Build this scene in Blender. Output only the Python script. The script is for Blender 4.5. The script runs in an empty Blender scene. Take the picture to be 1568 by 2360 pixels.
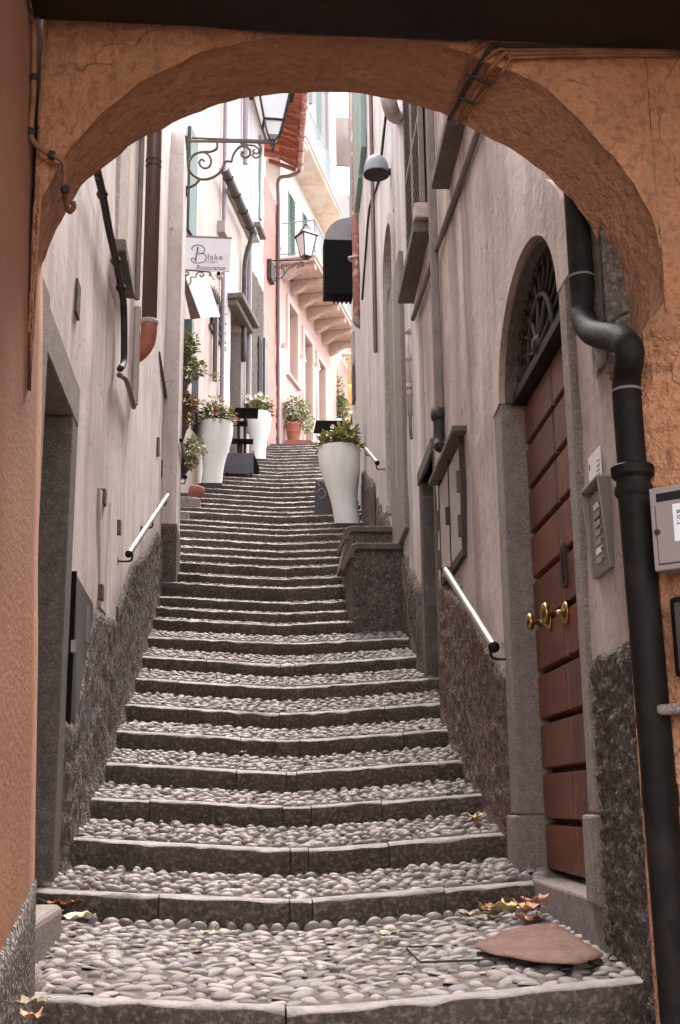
import bpy, bmesh, math, random
from mathutils import Vector, Matrix, noise

random.seed(7)
SC = bpy.context.scene
COL = SC.collection
PI = math.pi

# ------------------------------------------------------------------ camera
# The street runs along +Y, X is to the right, Z is up; the eye is at the origin height EZ.
F = 2740.0                     # focal length in units of a 1568 x 2360 picture
CX, CY = 784.0, 1180.0
EZ = 1.6
def _basis():
    y = Vector(((531 - CX) / F, -(1847 - CY) / F, -1.0)).normalized()
    zx = -0.011
    # z = (zx, a, b): perpendicular to y, unit length
    k = 1 - zx * zx
    # a*yy + b*yz = -zx*yx ; a^2+b^2 = k
    c = -zx * y.x
    n2 = y.y * y.y + y.z * y.z
    p = Vector((0, y.y, y.z)) * (c / n2)
    q = Vector((0, -y.z, y.y)).normalized() * math.sqrt(max(k - p.length_squared, 0))
    z = Vector((zx, p.y + q.y, p.z + q.z))
    if z.y < 0:
        z = Vector((zx, p.y - q.y, p.z - q.z))
    x = y.cross(z)
    return x.normalized(), y, z.normalized()
BX, BY, BZ = _basis()
EYE = Vector((0, 0, EZ))
cam_data = bpy.data.cameras.new('camera')
cam_data.sensor_fit = 'VERTICAL'
cam_data.sensor_height = 24.0
cam_data.lens = 24.0 * F / 2360.0
cam_data.clip_start = 0.05
cam_data.clip_end = 2000
cam = bpy.data.objects.new('camera', cam_data)
COL.objects.link(cam)
R3 = Matrix((BX, BY, BZ))
cam.matrix_world = Matrix.Translation(EYE) @ R3.to_4x4()
SC.camera = cam

def ray(x, y):
    v = Vector(((x - CX) / F, -(y - CY) / F, -1.0))
    return Vector((BX.dot(v), BY.dot(v), BZ.dot(v)))
def atY(x, y, Y):
    r = ray(x, y); return EYE + r * (Y / r.y)
def atX(x, y, X):
    r = ray(x, y); return EYE + r * (X / r.x)
def atZ(x, y, Z):
    r = ray(x, y); return EYE + r * ((Z - EZ) / r.z)

# ------------------------------------------------------------------ world and sun: bright overcast
SUN_EL, SUN_AZ = math.radians(62), math.radians(12)      # azimuth measured from +Y towards +X
world = bpy.data.worlds.new('World'); SC.world = world
world.use_nodes = True
wn = world.node_tree; wn.nodes.clear()
sky = wn.nodes.new('ShaderNodeTexSky'); sky.sky_type = 'NISHITA'
sky.sun_disc = False; sky.sun_elevation = SUN_EL; sky.sun_rotation = SUN_AZ
sky.air_density = 1.0; sky.dust_density = 3.0; sky.ozone_density = 0.6
hs = wn.nodes.new('ShaderNodeHueSaturation'); hs.inputs['Saturation'].default_value = 0.22
bg = wn.nodes.new('ShaderNodeBackground'); bg.inputs['Strength'].default_value = 0.15
wo = wn.nodes.new('ShaderNodeOutputWorld')
wn.links.new(sky.outputs[0], hs.inputs['Color']); wn.links.new(hs.outputs[0], bg.inputs[0]); wn.links.new(bg.outputs[0], wo.inputs[0])
sl = bpy.data.lights.new('sun', 'SUN'); sl.energy = 1.4; sl.angle = math.radians(24); sl.color = (1.0, 0.95, 0.88)
so = bpy.data.objects.new('sun', sl); COL.objects.link(so)
sd = Vector((math.sin(SUN_AZ) * math.cos(SUN_EL), math.cos(SUN_AZ) * math.cos(SUN_EL), math.sin(SUN_EL)))
so.rotation_euler = (-sd).to_track_quat('-Z', 'Y').to_euler()
so.location = (0, 10, 30)
SC.view_settings.view_transform = 'Standard'
SC.view_settings.look = 'None'
SC.view_settings.gamma = 1.0
SC.view_settings.exposure = 3.0
SC.render.engine = 'CYCLES'
SC.cycles.use_denoising = True
SC.cycles.max_bounces = 6
SC.cycles.diffuse_bounces = 4

# ------------------------------------------------------------------ materials
MATS = {}
def _n(nt, t, **kw):
    n = nt.nodes.new(t)
    for k, v in kw.items():
        setattr(n, k, v)
    return n
def mat(name, col, rough=0.8, metal=0.0, var=0.25, scale=6.0, bump=0.0, bscale=40.0, spec=0.3,
        streak=0.0, streak_col=None, sscale=(9, 9, 0.35), speck=0.0, speck_col=(0.6, 0.58, 0.55), speck_scale=160.0,
        stain=0.0, stain_col=(0.1, 0.08, 0.07), stain_scale=1.6, rand=0.0, emit=None, estr=0.0, bdist=0.02, bdetail=3.0,
        alpha=1.0, trans=0.0, streak2=0.0, streak2_col=(0.7, 0.65, 0.62), crack=0.0, crack_col=(0.1, 0.07, 0.06), crack_scale=1.1, island=0.0, tints=None, sheen_coat=0.0, sthr=(0.45, 0.68), stain_thr=(0.5, 0.72)):
    m = bpy.data.materials.new(name); m.use_nodes = True
    nt = m.node_tree; b = nt.nodes['Principled BSDF']
    L = nt.links.new
    b.inputs['Roughness'].default_value = rough
    b.inputs['Metallic'].default_value = metal
    b.inputs['Specular IOR Level'].default_value = spec
    if trans: b.inputs['Transmission Weight'].default_value = trans
    if sheen_coat: b.inputs['Coat Weight'].default_value = sheen_coat; b.inputs['Coat Roughness'].default_value = 0.25
    tc = _n(nt, 'ShaderNodeTexCoord')
    co = tc.outputs['Object']
    if rand:
        oi = _n(nt, 'ShaderNodeObjectInfo')
        ad = _n(nt, 'ShaderNodeVectorMath', operation='MULTIPLY_ADD')
        L(oi.outputs['Random'], ad.inputs[0]); ad.inputs[1].default_value = (37, 53, 71); L(co, ad.inputs[2])
        co = ad.outputs[0]
    c = Vector(col)
    # broad and fine mottling
    n1 = _n(nt, 'ShaderNodeTexNoise'); n1.inputs['Scale'].default_value = scale; n1.inputs['Detail'].default_value = 4; n1.inputs['Roughness'].default_value = 0.65
    L(co, n1.inputs['Vector'])
    r1 = _n(nt, 'ShaderNodeValToRGB')
    e = r1.color_ramp.elements
    e[0].position = 0.3; e[1].position = 0.7
    e[0].color = (*(c * (1 - var)), 1); e[1].color = (*[min(v, 0.9) for v in c * (1 + var)], 1)
    L(n1.outputs['Fac'], r1.inputs['Fac'])
    out = r1.outputs['Color']
    def mix(fac, colr, prev):
        mx = _n(nt, 'ShaderNodeMix', data_type='RGBA')
        if isinstance(fac, float): mx.inputs[0].default_value = fac
        else: L(fac, mx.inputs[0])
        L(prev, mx.inputs[6])
        mx.inputs[7].default_value = (*colr, 1)
        return mx.outputs[2]
    def ramp(src, lo, hi, amt):
        mr = _n(nt, 'ShaderNodeMapRange'); mr.inputs[1].default_value = lo; mr.inputs[2].default_value = hi
        mr.inputs[3].default_value = 0.0; mr.inputs[4].default_value = amt
        L(src, mr.inputs[0]); return mr.outputs[0]
    if streak:
        mp = _n(nt, 'ShaderNodeMapping'); mp.inputs['Scale'].default_value = sscale; L(co, mp.inputs[0])
        ns = _n(nt, 'ShaderNodeTexNoise'); ns.inputs['Scale'].default_value = 1.0; ns.inputs['Detail'].default_value = 3; ns.inputs['Roughness'].default_value = 0.6
        L(mp.outputs[0], ns.inputs['Vector'])
        out = mix(ramp(ns.outputs['Fac'], sthr[0], sthr[1], streak), streak_col or tuple(c * 0.5), out)
    if streak2:
        mp2 = _n(nt, 'ShaderNodeMapping'); mp2.inputs['Scale'].default_value = (sscale[0] * 2.3, sscale[1] * 2.3, sscale[2] * 1.4); mp2.inputs['Location'].default_value = (31, 17, 5); L(co, mp2.inputs[0])
        ns2 = _n(nt, 'ShaderNodeTexNoise'); ns2.inputs['Scale'].default_value = 1.0; ns2.inputs['Detail'].default_value = 4; ns2.inputs['Roughness'].default_value = 0.65
        L(mp2.outputs[0], ns2.inputs['Vector'])
        out = mix(ramp(ns2.outputs['Fac'], 0.5, 0.72, streak2), streak2_col, out)
    if stain:
        nb = _n(nt, 'ShaderNodeTexNoise'); nb.inputs['Scale'].default_value = stain_scale; nb.inputs['Detail'].default_value = 5; nb.inputs['Roughness'].default_value = 0.7
        L(co, nb.inputs['Vector'])
        out = mix(ramp(nb.outputs['Fac'], stain_thr[0], stain_thr[1], stain), stain_col, out)
    if speck:
        nv = _n(nt, 'ShaderNodeTexNoise'); nv.inputs['Scale'].default_value = speck_scale; nv.inputs['Detail'].default_value = 1
        L(co, nv.inputs['Vector'])
        out = mix(ramp(nv.outputs['Fac'], 0.52, 0.66, speck), speck_col, out)
    if crack:
        nd = _n(nt, 'ShaderNodeTexNoise'); nd.inputs['Scale'].default_value = 2.5; nd.inputs['Detail'].default_value = 3; L(co, nd.inputs['Vector'])
        vm = _n(nt, 'ShaderNodeVectorMath', operation='MULTIPLY_ADD'); L(nd.outputs['Color'], vm.inputs[0]); vm.inputs[1].default_value = (.7, .7, .7); L(co, vm.inputs[2])
        vo = _n(nt, 'ShaderNodeTexVoronoi'); vo.feature = 'DISTANCE_TO_EDGE'; vo.inputs['Scale'].default_value = crack_scale; L(vm.outputs[0], vo.inputs['Vector'])
        c1 = ramp(vo.outputs['Distance'], 0.007, 0.001, crack)
        mu = _n(nt, 'ShaderNodeMath', operation='MULTIPLY'); L(c1, mu.inputs[0]); L(ramp(n1.outputs['Fac'], 0.42, 0.6, 1.0), mu.inputs[1])
        out = mix(mu.outputs[0], crack_col, out)
    if tints:
        if island:
            gi = _n(nt, 'ShaderNodeNewGeometry'); src = gi.outputs['Random Per Island']
        else:
            gi = _n(nt, 'ShaderNodeObjectInfo'); src = gi.outputs['Random']
        cr = _n(nt, 'ShaderNodeValToRGB'); cr.color_ramp.interpolation = 'CONSTANT'
        for i, tcol in enumerate(tints):
            el = cr.color_ramp.elements[i] if i < 2 else cr.color_ramp.elements.new(i / len(tints))
            el.position = i / len(tints); el.color = (*tcol, 1)
        L(src, cr.inputs['Fac'])
        mt = _n(nt, 'ShaderNodeMix', data_type='RGBA', blend_type='MULTIPLY'); mt.inputs[0].default_value = 1.0
        L(out, mt.inputs[6]); L(cr.outputs[0], mt.inputs[7]); out = mt.outputs[2]
    if rand:
        oi2 = _n(nt, 'ShaderNodeObjectInfo')
        hv = _n(nt, 'ShaderNodeHueSaturation')
        L(ramp(oi2.outputs['Random'], 0, 1, 2 * rand), hv.inputs['Value'])
        ad2 = _n(nt, 'ShaderNodeMath', operation='ADD'); L(hv.inputs['Value'].links[0].from_socket, ad2.inputs[0]); ad2.inputs[1].default_value = 1 - rand
        nt.links.remove(hv.inputs['Value'].links[0]); L(ad2.outputs[0], hv.inputs['Value'])
        L(out, hv.inputs['Color']); out = hv.outputs[0]
    L(out, b.inputs['Base Color'])
    if bump:
        nb1 = _n(nt, 'ShaderNodeTexNoise'); nb1.inputs['Scale'].default_value = bscale; nb1.inputs['Detail'].default_value = bdetail; nb1.inputs['Roughness'].default_value = 0.62
        L(co, nb1.inputs['Vector'])
        bp = _n(nt, 'ShaderNodeBump'); bp.inputs['Strength'].default_value = bump; bp.inputs['Distance'].default_value = bdist
        L(nb1.outputs['Fac'], bp.inputs['Height']); L(bp.outputs[0], b.inputs['Normal'])
    if emit:
        b.inputs['Emission Color'].default_value = (*emit, 1); b.inputs['Emission Strength'].default_value = estr
    MATS[name] = m
    return m

mat('plaster_left', (0.64, 0.56, 0.53), 0.92, var=0.14, scale=2.2, bump=0.22, bscale=14, streak=0.75, streak_col=(0.33, 0.245, 0.225), streak2=0.7, streak2_col=(0.76, 0.69, 0.68), stain=0.35, stain_col=(0.42, 0.32, 0.29), stain_scale=1.7, sscale=(2.6, 2.6, 0.16), sthr=(.44, .70), crack=0.6, speck=0.12, speck_col=(0.3, 0.23, 0.2), speck_scale=22)
mat('plaster_right', (0.49, 0.405, 0.365), 0.92, var=0.2, scale=2.6, bump=0.3, bscale=16, streak=0.8, streak_col=(0.22, 0.155, 0.138), streak2=0.6, streak2_col=(0.62, 0.53, 0.51), stain=0.55, stain_col=(0.28, 0.205, 0.185), stain_scale=1.5, sscale=(2.8, 2.8, 0.24), sthr=(.44, .70), crack=0.7, speck=0.22, speck_col=(0.25, 0.18, 0.16), speck_scale=30)
mat('plaster_whitish', (0.60, 0.545, 0.54), 0.92, var=0.12, scale=2.4, bump=0.25, bscale=14, streak=0.8, streak_col=(0.36, 0.29, 0.275), streak2=0.75, streak2_col=(0.76, 0.73, 0.73), stain=0.4, stain_col=(0.42, 0.345, 0.325), stain_scale=1.4, sscale=(2.8, 2.8, 0.15), sthr=(.44, .70), crack=0.6)
mat('plaster_beige', (0.50, 0.405, 0.365), 0.9, var=0.1, scale=3, bump=0.3, bscale=20, streak=0.4, streak_col=(0.33, 0.24, 0.2), sscale=(5, 5, 0.25))
mat('plaster_pale', (0.56, 0.52, 0.53), 0.9, var=0.08, scale=3, bump=0.3, bscale=20, streak=0.35, streak_col=(0.45, 0.4, 0.38), sscale=(5, 5, 0.2))
mat('plaster_red', (0.48, 0.23, 0.195), 0.92, var=0.2, scale=3, bump=0.6, bscale=18, streak=0.5, streak_col=(0.5, 0.3, 0.25), stain=0.4, stain_col=(0.6, 0.33, 0.27))
mat('plaster_pink', (0.52, 0.36, 0.32), 0.9, var=0.06, scale=2, bump=0.15, bscale=30)
mat('plaster_cream', (0.72, 0.68, 0.64), 0.9, var=0.05, scale=2, bump=0.15, bscale=30)
mat('plaster_yellow', (0.75, 0.48, 0.18), 0.9, var=0.08, scale=2)
mat('rough_base', (0.12, 0.093, 0.081), 0.95, var=0.4, scale=14, bump=1.0, bscale=34, bdist=0.05, speck=0.55, speck_col=(0.30, 0.245, 0.215), speck_scale=46, stain=0.4, stain_col=(0.055, 0.042, 0.037), stain_scale=3)
mat('rough_base_red', (0.16, 0.105, 0.09), 0.95, var=0.4, scale=14, bump=1.0, bscale=40, bdist=0.05, speck=0.6, speck_col=(0.33, 0.25, 0.22), speck_scale=50, stain=0.6, stain_col=(0.17, 0.075, 0.065), stain_scale=2.4)
mat('roughcast', (0.10, 0.079, 0.067), 0.95, var=0.45, scale=20, bump=1.0, bscale=45, bdist=0.05, speck=0.5, speck_col=(0.30, 0.25, 0.21), speck_scale=55)
mat('pebbledash', (0.06, 0.047, 0.045), 0.85, var=0.35, scale=30, bump=0.6, bscale=90, speck=0.9, speck_col=(0.36, 0.29, 0.26), speck_scale=85)
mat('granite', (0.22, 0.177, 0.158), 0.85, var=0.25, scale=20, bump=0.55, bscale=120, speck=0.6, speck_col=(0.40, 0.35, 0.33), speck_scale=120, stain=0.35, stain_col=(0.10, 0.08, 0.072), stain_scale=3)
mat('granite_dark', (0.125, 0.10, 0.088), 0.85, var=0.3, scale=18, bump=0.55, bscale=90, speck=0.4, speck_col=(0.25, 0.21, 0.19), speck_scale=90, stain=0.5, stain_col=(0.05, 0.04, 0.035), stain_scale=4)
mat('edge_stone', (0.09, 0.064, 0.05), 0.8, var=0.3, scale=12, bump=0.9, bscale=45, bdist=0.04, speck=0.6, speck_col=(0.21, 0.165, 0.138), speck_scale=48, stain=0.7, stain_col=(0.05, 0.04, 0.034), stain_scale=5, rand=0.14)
mat('edge_worn_lit', (0.24, 0.205, 0.19), 0.75, var=0.25, scale=14, bump=0.4, bscale=60, stain=0.5, stain_col=(0.12, 0.1, 0.088), stain_scale=6)
mat('mortar', (0.115, 0.09, 0.078), 0.95, var=0.3, scale=15, bump=0.8, bscale=70, stain=0.5, stain_col=(0.13, 0.105, 0.095), stain_scale=5)
COB_T = [(1, 1, 1), (.62, .60, .60), (1.2, 1.16, 1.14), (.85, .78, .72), (1.05, .97, .93), (.74, .74, .78), (1.35, 1.3, 1.28), (.9, .86, .86), (.5, .47, .46), (1.1, 1.06, 1.08)]
mat('cobble', (0.215, 0.182, 0.172), 0.62, var=0.25, scale=18, bump=0.25, bscale=50, rand=0.12, stain=0.5, stain_col=(0.155, 0.12, 0.105), stain_scale=3.0, spec=0.4, tints=COB_T)
mat('cobble_mass', (0.215, 0.182, 0.172), 0.62, var=0.3, scale=14, bump=0.25, bscale=50, stain=0.5, stain_col=(0.15, 0.118, 0.103), stain_scale=7.0, spec=0.4, tints=COB_T, island=1.0)
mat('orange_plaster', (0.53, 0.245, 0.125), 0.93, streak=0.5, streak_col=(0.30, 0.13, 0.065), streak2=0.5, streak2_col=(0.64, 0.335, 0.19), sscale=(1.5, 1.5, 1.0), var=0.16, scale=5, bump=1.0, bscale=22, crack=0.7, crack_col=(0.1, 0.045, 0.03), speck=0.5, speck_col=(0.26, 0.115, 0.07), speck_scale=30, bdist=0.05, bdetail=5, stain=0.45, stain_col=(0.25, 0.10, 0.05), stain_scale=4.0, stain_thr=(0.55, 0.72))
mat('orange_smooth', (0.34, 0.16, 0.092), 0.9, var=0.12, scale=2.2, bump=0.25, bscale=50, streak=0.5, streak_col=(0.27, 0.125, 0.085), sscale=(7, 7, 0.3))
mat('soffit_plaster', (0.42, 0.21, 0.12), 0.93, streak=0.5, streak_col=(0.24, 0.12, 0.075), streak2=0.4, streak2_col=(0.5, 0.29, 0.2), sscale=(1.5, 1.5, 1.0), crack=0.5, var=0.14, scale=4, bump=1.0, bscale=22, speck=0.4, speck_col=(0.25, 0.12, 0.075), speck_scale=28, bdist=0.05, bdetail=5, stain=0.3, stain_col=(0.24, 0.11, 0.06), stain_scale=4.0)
mat('dark_timber', (0.018, 0.012, 0.009), 0.75, var=0.4, scale=4, bump=0.4, bscale=8)
mat('door_wood', (0.14, 0.036, 0.014), 0.4, var=0.35, scale=7, bump=0.25, bscale=22, streak=0.75, streak_col=(0.06, 0.022, 0.012), sscale=(30, 30, 2.0), stain=0.4, stain_col=(0.16, 0.07, 0.04), stain_scale=4.5, rand=0.22, spec=0.32, sheen_coat=0.1)
mat('door_groove', (0.025, 0.011, 0.008), 0.6, var=0.3)
mat('black_pipe', (0.008, 0.006, 0.005), 0.68, var=0.4, scale=5, speck=0.25, speck_col=(0.035, 0.022, 0.016), speck_scale=14, bump=0.2, bscale=30, stain=0.45, stain_col=(0.03, 0.025, 0.022), stain_scale=3.2, spec=0.14, streak=0.4, streak_col=(0.025, 0.02, 0.018))
mat('brown_pipe', (0.105, 0.055, 0.048), 0.4, var=0.15, scale=4, spec=0.5, streak=0.4, streak_col=(0.16, 0.1, 0.09))
mat('pink_pipe', (0.36, 0.15, 0.13), 0.45, var=0.15, scale=4, speck=0.9, speck_col=(0.6, 0.42, 0.38), speck_scale=9)
mat('mauve_pipe', (0.24, 0.20, 0.22), 0.45, var=0.1)
mat('copper_gutter', (0.055, 0.047, 0.04), 0.55, var=0.4, scale=3, stain=0.5, stain_col=(0.12, 0.1, 0.085), stain_scale=2)
mat('terracotta', (0.33, 0.115, 0.068), 0.7, var=0.2, scale=8, stain=0.3, stain_col=(0.55, 0.3, 0.2), stain_scale=4)
mat('terracotta_dark', (0.24, 0.085, 0.06), 0.75, var=0.25, scale=9, stain=0.4, stain_col=(0.36, 0.2, 0.16), stain_scale=6)
mat('roof_tile', (0.40, 0.115, 0.065), 0.85, var=0.3, scale=5, bump=0.3, bscale=20, rand=0.3, stain=0.5, stain_col=(0.12, 0.06, 0.05), stain_scale=3)
mat('iron', (0.045, 0.037, 0.033), 0.6, metal=0.3, var=0.35, scale=20, bump=0.3, bscale=60)
mat('iron_rust', (0.115, 0.08, 0.067), 0.7, metal=0.1, var=0.3, scale=15, bump=0.3, bscale=60)
mat('black_iron', (0.012, 0.010, 0.009), 0.5, metal=0.2, var=0.3)
mat('steel', (0.30, 0.285, 0.27), 0.42, metal=1.0, var=0.08, scale=20)
mat('grey_metal', (0.2, 0.185, 0.19), 0.4, metal=0.7, var=0.3, scale=2, streak=0.5, streak_col=(0.2, 0.19, 0.19), sscale=(4, 1.0, 5))
mat('galvanised', (0.35, 0.34, 0.34), 0.5, metal=0.4, var=0.15)
mat('brass', (0.33, 0.22, 0.09), 0.3, metal=1.0, var=0.3, scale=14)
mat('mailbox_paint', (0.27, 0.215, 0.205), 0.5, var=0.06, scale=3, spec=0.4)
mat('intercom', (0.235, 0.195, 0.175), 0.4, metal=0.4, var=0.1)
mat('paper', (0.74, 0.71, 0.70), 0.8, var=0.05, scale=9)
mat('ink', (0.03, 0.026, 0.03), 0.8, var=0.1)
mat('ink_brown', (0.13, 0.098, 0.092), 0.8, var=0.1)
mat('ink_pale', (0.38, 0.34, 0.34), 0.8, var=0.1)
mat('white_planter', (0.74, 0.735, 0.70), 0.5, var=0.04, scale=2, streak=0.25, streak_col=(0.5, 0.47, 0.42), sscale=(9, 9, 0.8), stain=0.25, stain_col=(0.55, 0.54, 0.5), stain_scale=2.5)
mat('sign_white', (0.66, 0.62, 0.63), 0.55, var=0.05, scale=5, stain=0.15, stain_col=(0.5, 0.46, 0.46))
mat('sign_blue', (0.55, 0.63, 0.70), 0.3, var=0.1, scale=6, spec=0.6)
mat('dark_grey', (0.075, 0.068, 0.074), 0.55, var=0.12, scale=4)
mat('slate_board', (0.065, 0.058, 0.065), 0.7, var=0.12, scale=4)
mat('black_paint', (0.004, 0.0035, 0.0035), 0.75, var=0.2, spec=0.12)
mat('grey_panel', (0.27, 0.23, 0.235), 0.7, var=0.1)
mat('tan_panel', (0.33, 0.265, 0.24), 0.8, var=0.06)
mat('cabinet_white', (0.42, 0.37, 0.35), 0.75, var=0.14, scale=6, bump=0.2, bscale=40, streak=0.3, streak_col=(0.3, 0.25, 0.22))
mat('dark_frame', (0.05, 0.036, 0.03), 0.6, var=0.3)
mat('shutter_brown', (0.20, 0.155, 0.135), 0.7, var=0.15, scale=8)
mat('shutter_green', (0.19, 0.26, 0.235), 0.6, var=0.12, scale=6)
mat('shutter_dark_green', (0.05, 0.075, 0.065), 0.6, var=0.2, scale=6)
mat('stone_sill', (0.125, 0.10, 0.088), 0.9, var=0.3, scale=16, bump=0.4, bscale=60, speck=0.3, speck_col=(0.3, 0.25, 0.22), speck_scale=60)
mat('stone_pale', (0.42, 0.35, 0.31), 0.9, var=0.2, scale=10, bump=0.4, bscale=50, speck=0.4, speck_col=(0.6, 0.52, 0.47), speck_scale=40)
mat('balcony_stone', (0.49, 0.365, 0.325), 0.9, var=0.2, scale=7, bump=0.3, bscale=30, speck=0.3, speck_col=(0.64, 0.48, 0.42), speck_scale=30)
mat('stained_slab', (0.60, 0.50, 0.43), 0.9, var=0.12, scale=2, stain=0.8, stain_col=(0.42, 0.23, 0.12), stain_scale=1.1)
mat('pink_frame', (0.55, 0.42, 0.39), 0.8, var=0.05)
mat('dark_void', (0.012, 0.010, 0.009), 0.9, var=0.2)
mat('window_glass', (0.05, 0.055, 0.06), 0.08, var=0.15, scale=3, spec=0.7)
mat('lantern_glass', (0.62, 0.64, 0.66), 0.25, var=0.08, scale=5, stain=0.2, stain_col=(0.5, 0.5, 0.5), spec=0.6)
mat('lamp_grey', (0.24, 0.25, 0.255), 0.5, var=0.12, scale=8)
mat('lamp_diffuser', (0.32, 0.27, 0.245), 0.6, var=0.1)
mat('lamp_lit', (0.9, 0.85, 0.75), 0.5, var=0.0, emit=(1.0, 0.82, 0.55), estr=9.0)
mat('railing_pale', (0.26, 0.29, 0.305), 0.5, var=0.1)
mat('awning_slat', (0.80, 0.68, 0.48), 0.8, var=0.05)
mat('rust_sheet', (0.115, 0.05, 0.034), 0.75, var=0.35, scale=9, bump=0.3, bscale=40, stain=0.5, stain_col=(0.10, 0.05, 0.036), stain_scale=5, speck=0.25, speck_col=(0.28, 0.16, 0.115), speck_scale=70)
mat('cable', (0.26, 0.12, 0.065), 0.8, var=0.4, scale=9, stain=0.6, stain_col=(0.06, 0.035, 0.025), stain_scale=8)
mat('cable_dark', (0.035, 0.027, 0.024), 0.7, var=0.4, scale=8)
mat('conduit_pale', (0.42, 0.34, 0.31), 0.7, var=0.1)
mat('conduit_grey', (0.19, 0.155, 0.14), 0.7, var=0.25, scale=6)
mat('leaf_green', (0.2, 0.22, 0.09), 0.6, var=0.5, scale=9, rand=0.2, spec=0.35)
mat('leaf_olive', (0.33, 0.31, 0.125), 0.6, var=0.5, scale=11, spec=0.3)
mat('leaf_pale', (0.38, 0.39, 0.22), 0.6, var=0.5, scale=11, spec=0.3)
mat('leaf_amber', (0.38, 0.22, 0.08), 0.65, var=0.5, scale=9)
mat('leaf_dark', (0.11, 0.13, 0.05), 0.6, var=0.4, scale=9)
mat('twig', (0.10, 0.065, 0.04), 0.9, var=0.3)
mat('petal_white', (0.78, 0.76, 0.72), 0.7, var=0.05)
mat('petal_pink', (0.62, 0.22, 0.22), 0.7, var=0.2)
mat('pot_plastic', (0.10, 0.078, 0.07), 0.5, var=0.2)
mat('soil', (0.03, 0.022, 0.016), 0.95, var=0.4, scale=30, bump=0.6, bscale=60)
mat('dry_leaf_brown', (0.26, 0.095, 0.04), 0.7, var=0.4, scale=22, bump=0.4, bscale=40)
mat('dry_leaf_pink', (0.48, 0.24, 0.16), 0.7, var=0.35, scale=22, bump=0.4, bscale=40)
mat('dry_leaf_yellow', (0.58, 0.44, 0.16), 0.7, var=0.3, scale=18, bump=0.4, bscale=40)
mat('dry_leaf_cream', (0.62, 0.50, 0.33), 0.7, var=0.3, scale=18, bump=0.4, bscale=40)
mat('dry_leaf_olive', (0.23, 0.19, 0.11), 0.7, var=0.35, scale=18, bump=0.4, bscale=40)
mat('litter_white', (0.78, 0.80, 0.82), 0.6, var=0.04)
mat('ground_earth', (0.12, 0.10, 0.085), 0.95, var=0.3, scale=0.5)
mat('bottle_glass', (0.02, 0.03, 0.02), 0.1, var=0.1, spec=0.7)

# ------------------------------------------------------------------ helpers
class MB:
    """collects faces for one mesh object"""
    def __init__(self):
        self.v = []; self.f = []
    def add(self, vs, fs):
        o = len(self.v)
        self.v += [Vector(p) for p in vs]
        self.f += [tuple(i + o for i in f) for f in fs]
        return self
    def hexa(self, p):
        return self.add(p, [(3, 2, 1, 0), (4, 5, 6, 7), (0, 1, 5, 4), (1, 2, 6, 5), (2, 3, 7, 6), (3, 0, 4, 7)])
    def box(self, a, b):
        x0, y0, z0 = [min(a[i], b[i]) for i in range(3)]; x1, y1, z1 = [max(a[i], b[i]) for i in range(3)]
        return self.hexa([(x0, y0, z0), (x1, y0, z0), (x1, y1, z0), (x0, y1, z0), (x0, y0, z1), (x1, y0, z1), (x1, y1, z1), (x0, y1, z1)])
    def tube(self, path, r, n=8, cap=True):
        path = [Vector(p) for p in path]
        rs = r if isinstance(r, (list, tuple)) else [r] * len(path)
        m = len(path); rings = []
        up = None
        for i, p in enumerate(path):
            t = (path[min(i + 1, m - 1)] - path[max(i - 1, 0)]).normalized()
            if up is None:
                up = Vector((0, 0, 1)) if abs(t.z) < 0.9 else Vector((0, 1, 0))
            u = (up - t * up.dot(t))
            if u.length < 1e-5: u = t.orthogonal()
            u.normalize(); w = t.cross(u); up = u
            rings.append([p + (u * math.cos(2 * PI * k / n) + w * math.sin(2 * PI * k / n)) * rs[i] for k in range(n)])
        vs = [q for rg in rings for q in rg]; fs = []
        for i in range(m - 1):
            for k in range(n):
                k2 = (k + 1) % n
                fs.append((i * n + k, i * n + k2, (i + 1) * n + k2, (i + 1) * n + k))
        if cap:
            fs.append(tuple(range(n - 1, -1, -1))); fs.append(tuple((m - 1) * n + k for k in range(n)))
        return self.add(vs, fs)
    def lathe(self, c, prof, n=20, squash=(1, 1), axis=None):
        c = Vector(c); M = Matrix.Identity(3)
        if axis is not None:
            M = Vector(axis).to_track_quat('Z', 'Y').to_matrix()
        vs = []; fs = []
        for (r, z) in prof:
            for k in range(n):
                a = 2 * PI * k / n
                vs.append(c + M @ Vector((r * math.cos(a) * squash[0], r * math.sin(a) * squash[1], z)))
        m = len(prof)
        for i in range(m - 1):
            for k in range(n):
                k2 = (k + 1) % n
                fs.append((i * n + k, i * n + k2, (i + 1) * n + k2, (i + 1) * n + k))
        fs.append(tuple(range(n - 1, -1, -1))); fs.append(tuple((m - 1) * n + k for k in range(n)))
        return self.add(vs, fs)
    def prism(self, loop, off):
        off = Vector(off); n = len(loop)
        vs = [Vector(p) for p in loop] + [Vector(p) + off for p in loop]
        fs = [tuple(range(n - 1, -1, -1)), tuple(range(n, 2 * n))]
        fs += [(i, (i + 1) % n, n + (i + 1) % n, n + i) for i in range(n)]
        return self.add(vs, fs)
    def grid(self, rows):
        nu = len(rows[0]); vs = [p for r in rows for p in r]
        fs = [(i * nu + j, i * nu + j + 1, (i + 1) * nu + j + 1, (i + 1) * nu + j) for i in range(len(rows) - 1) for j in range(nu - 1)]
        return self.add(vs, fs)
    def mesh(self, name, smooth=False):
        me = bpy.data.meshes.new(name)
        me.from_pydata([tuple(p) for p in self.v], [], self.f)
        bm = bmesh.new(); bm.from_mesh(me)
        bmesh.ops.recalc_face_normals(bm, faces=bm.faces)
        bm.to_mesh(me); bm.free()
        if smooth:
            me.polygons.foreach_set('use_smooth', [True] * len(me.polygons))
        return me

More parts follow.
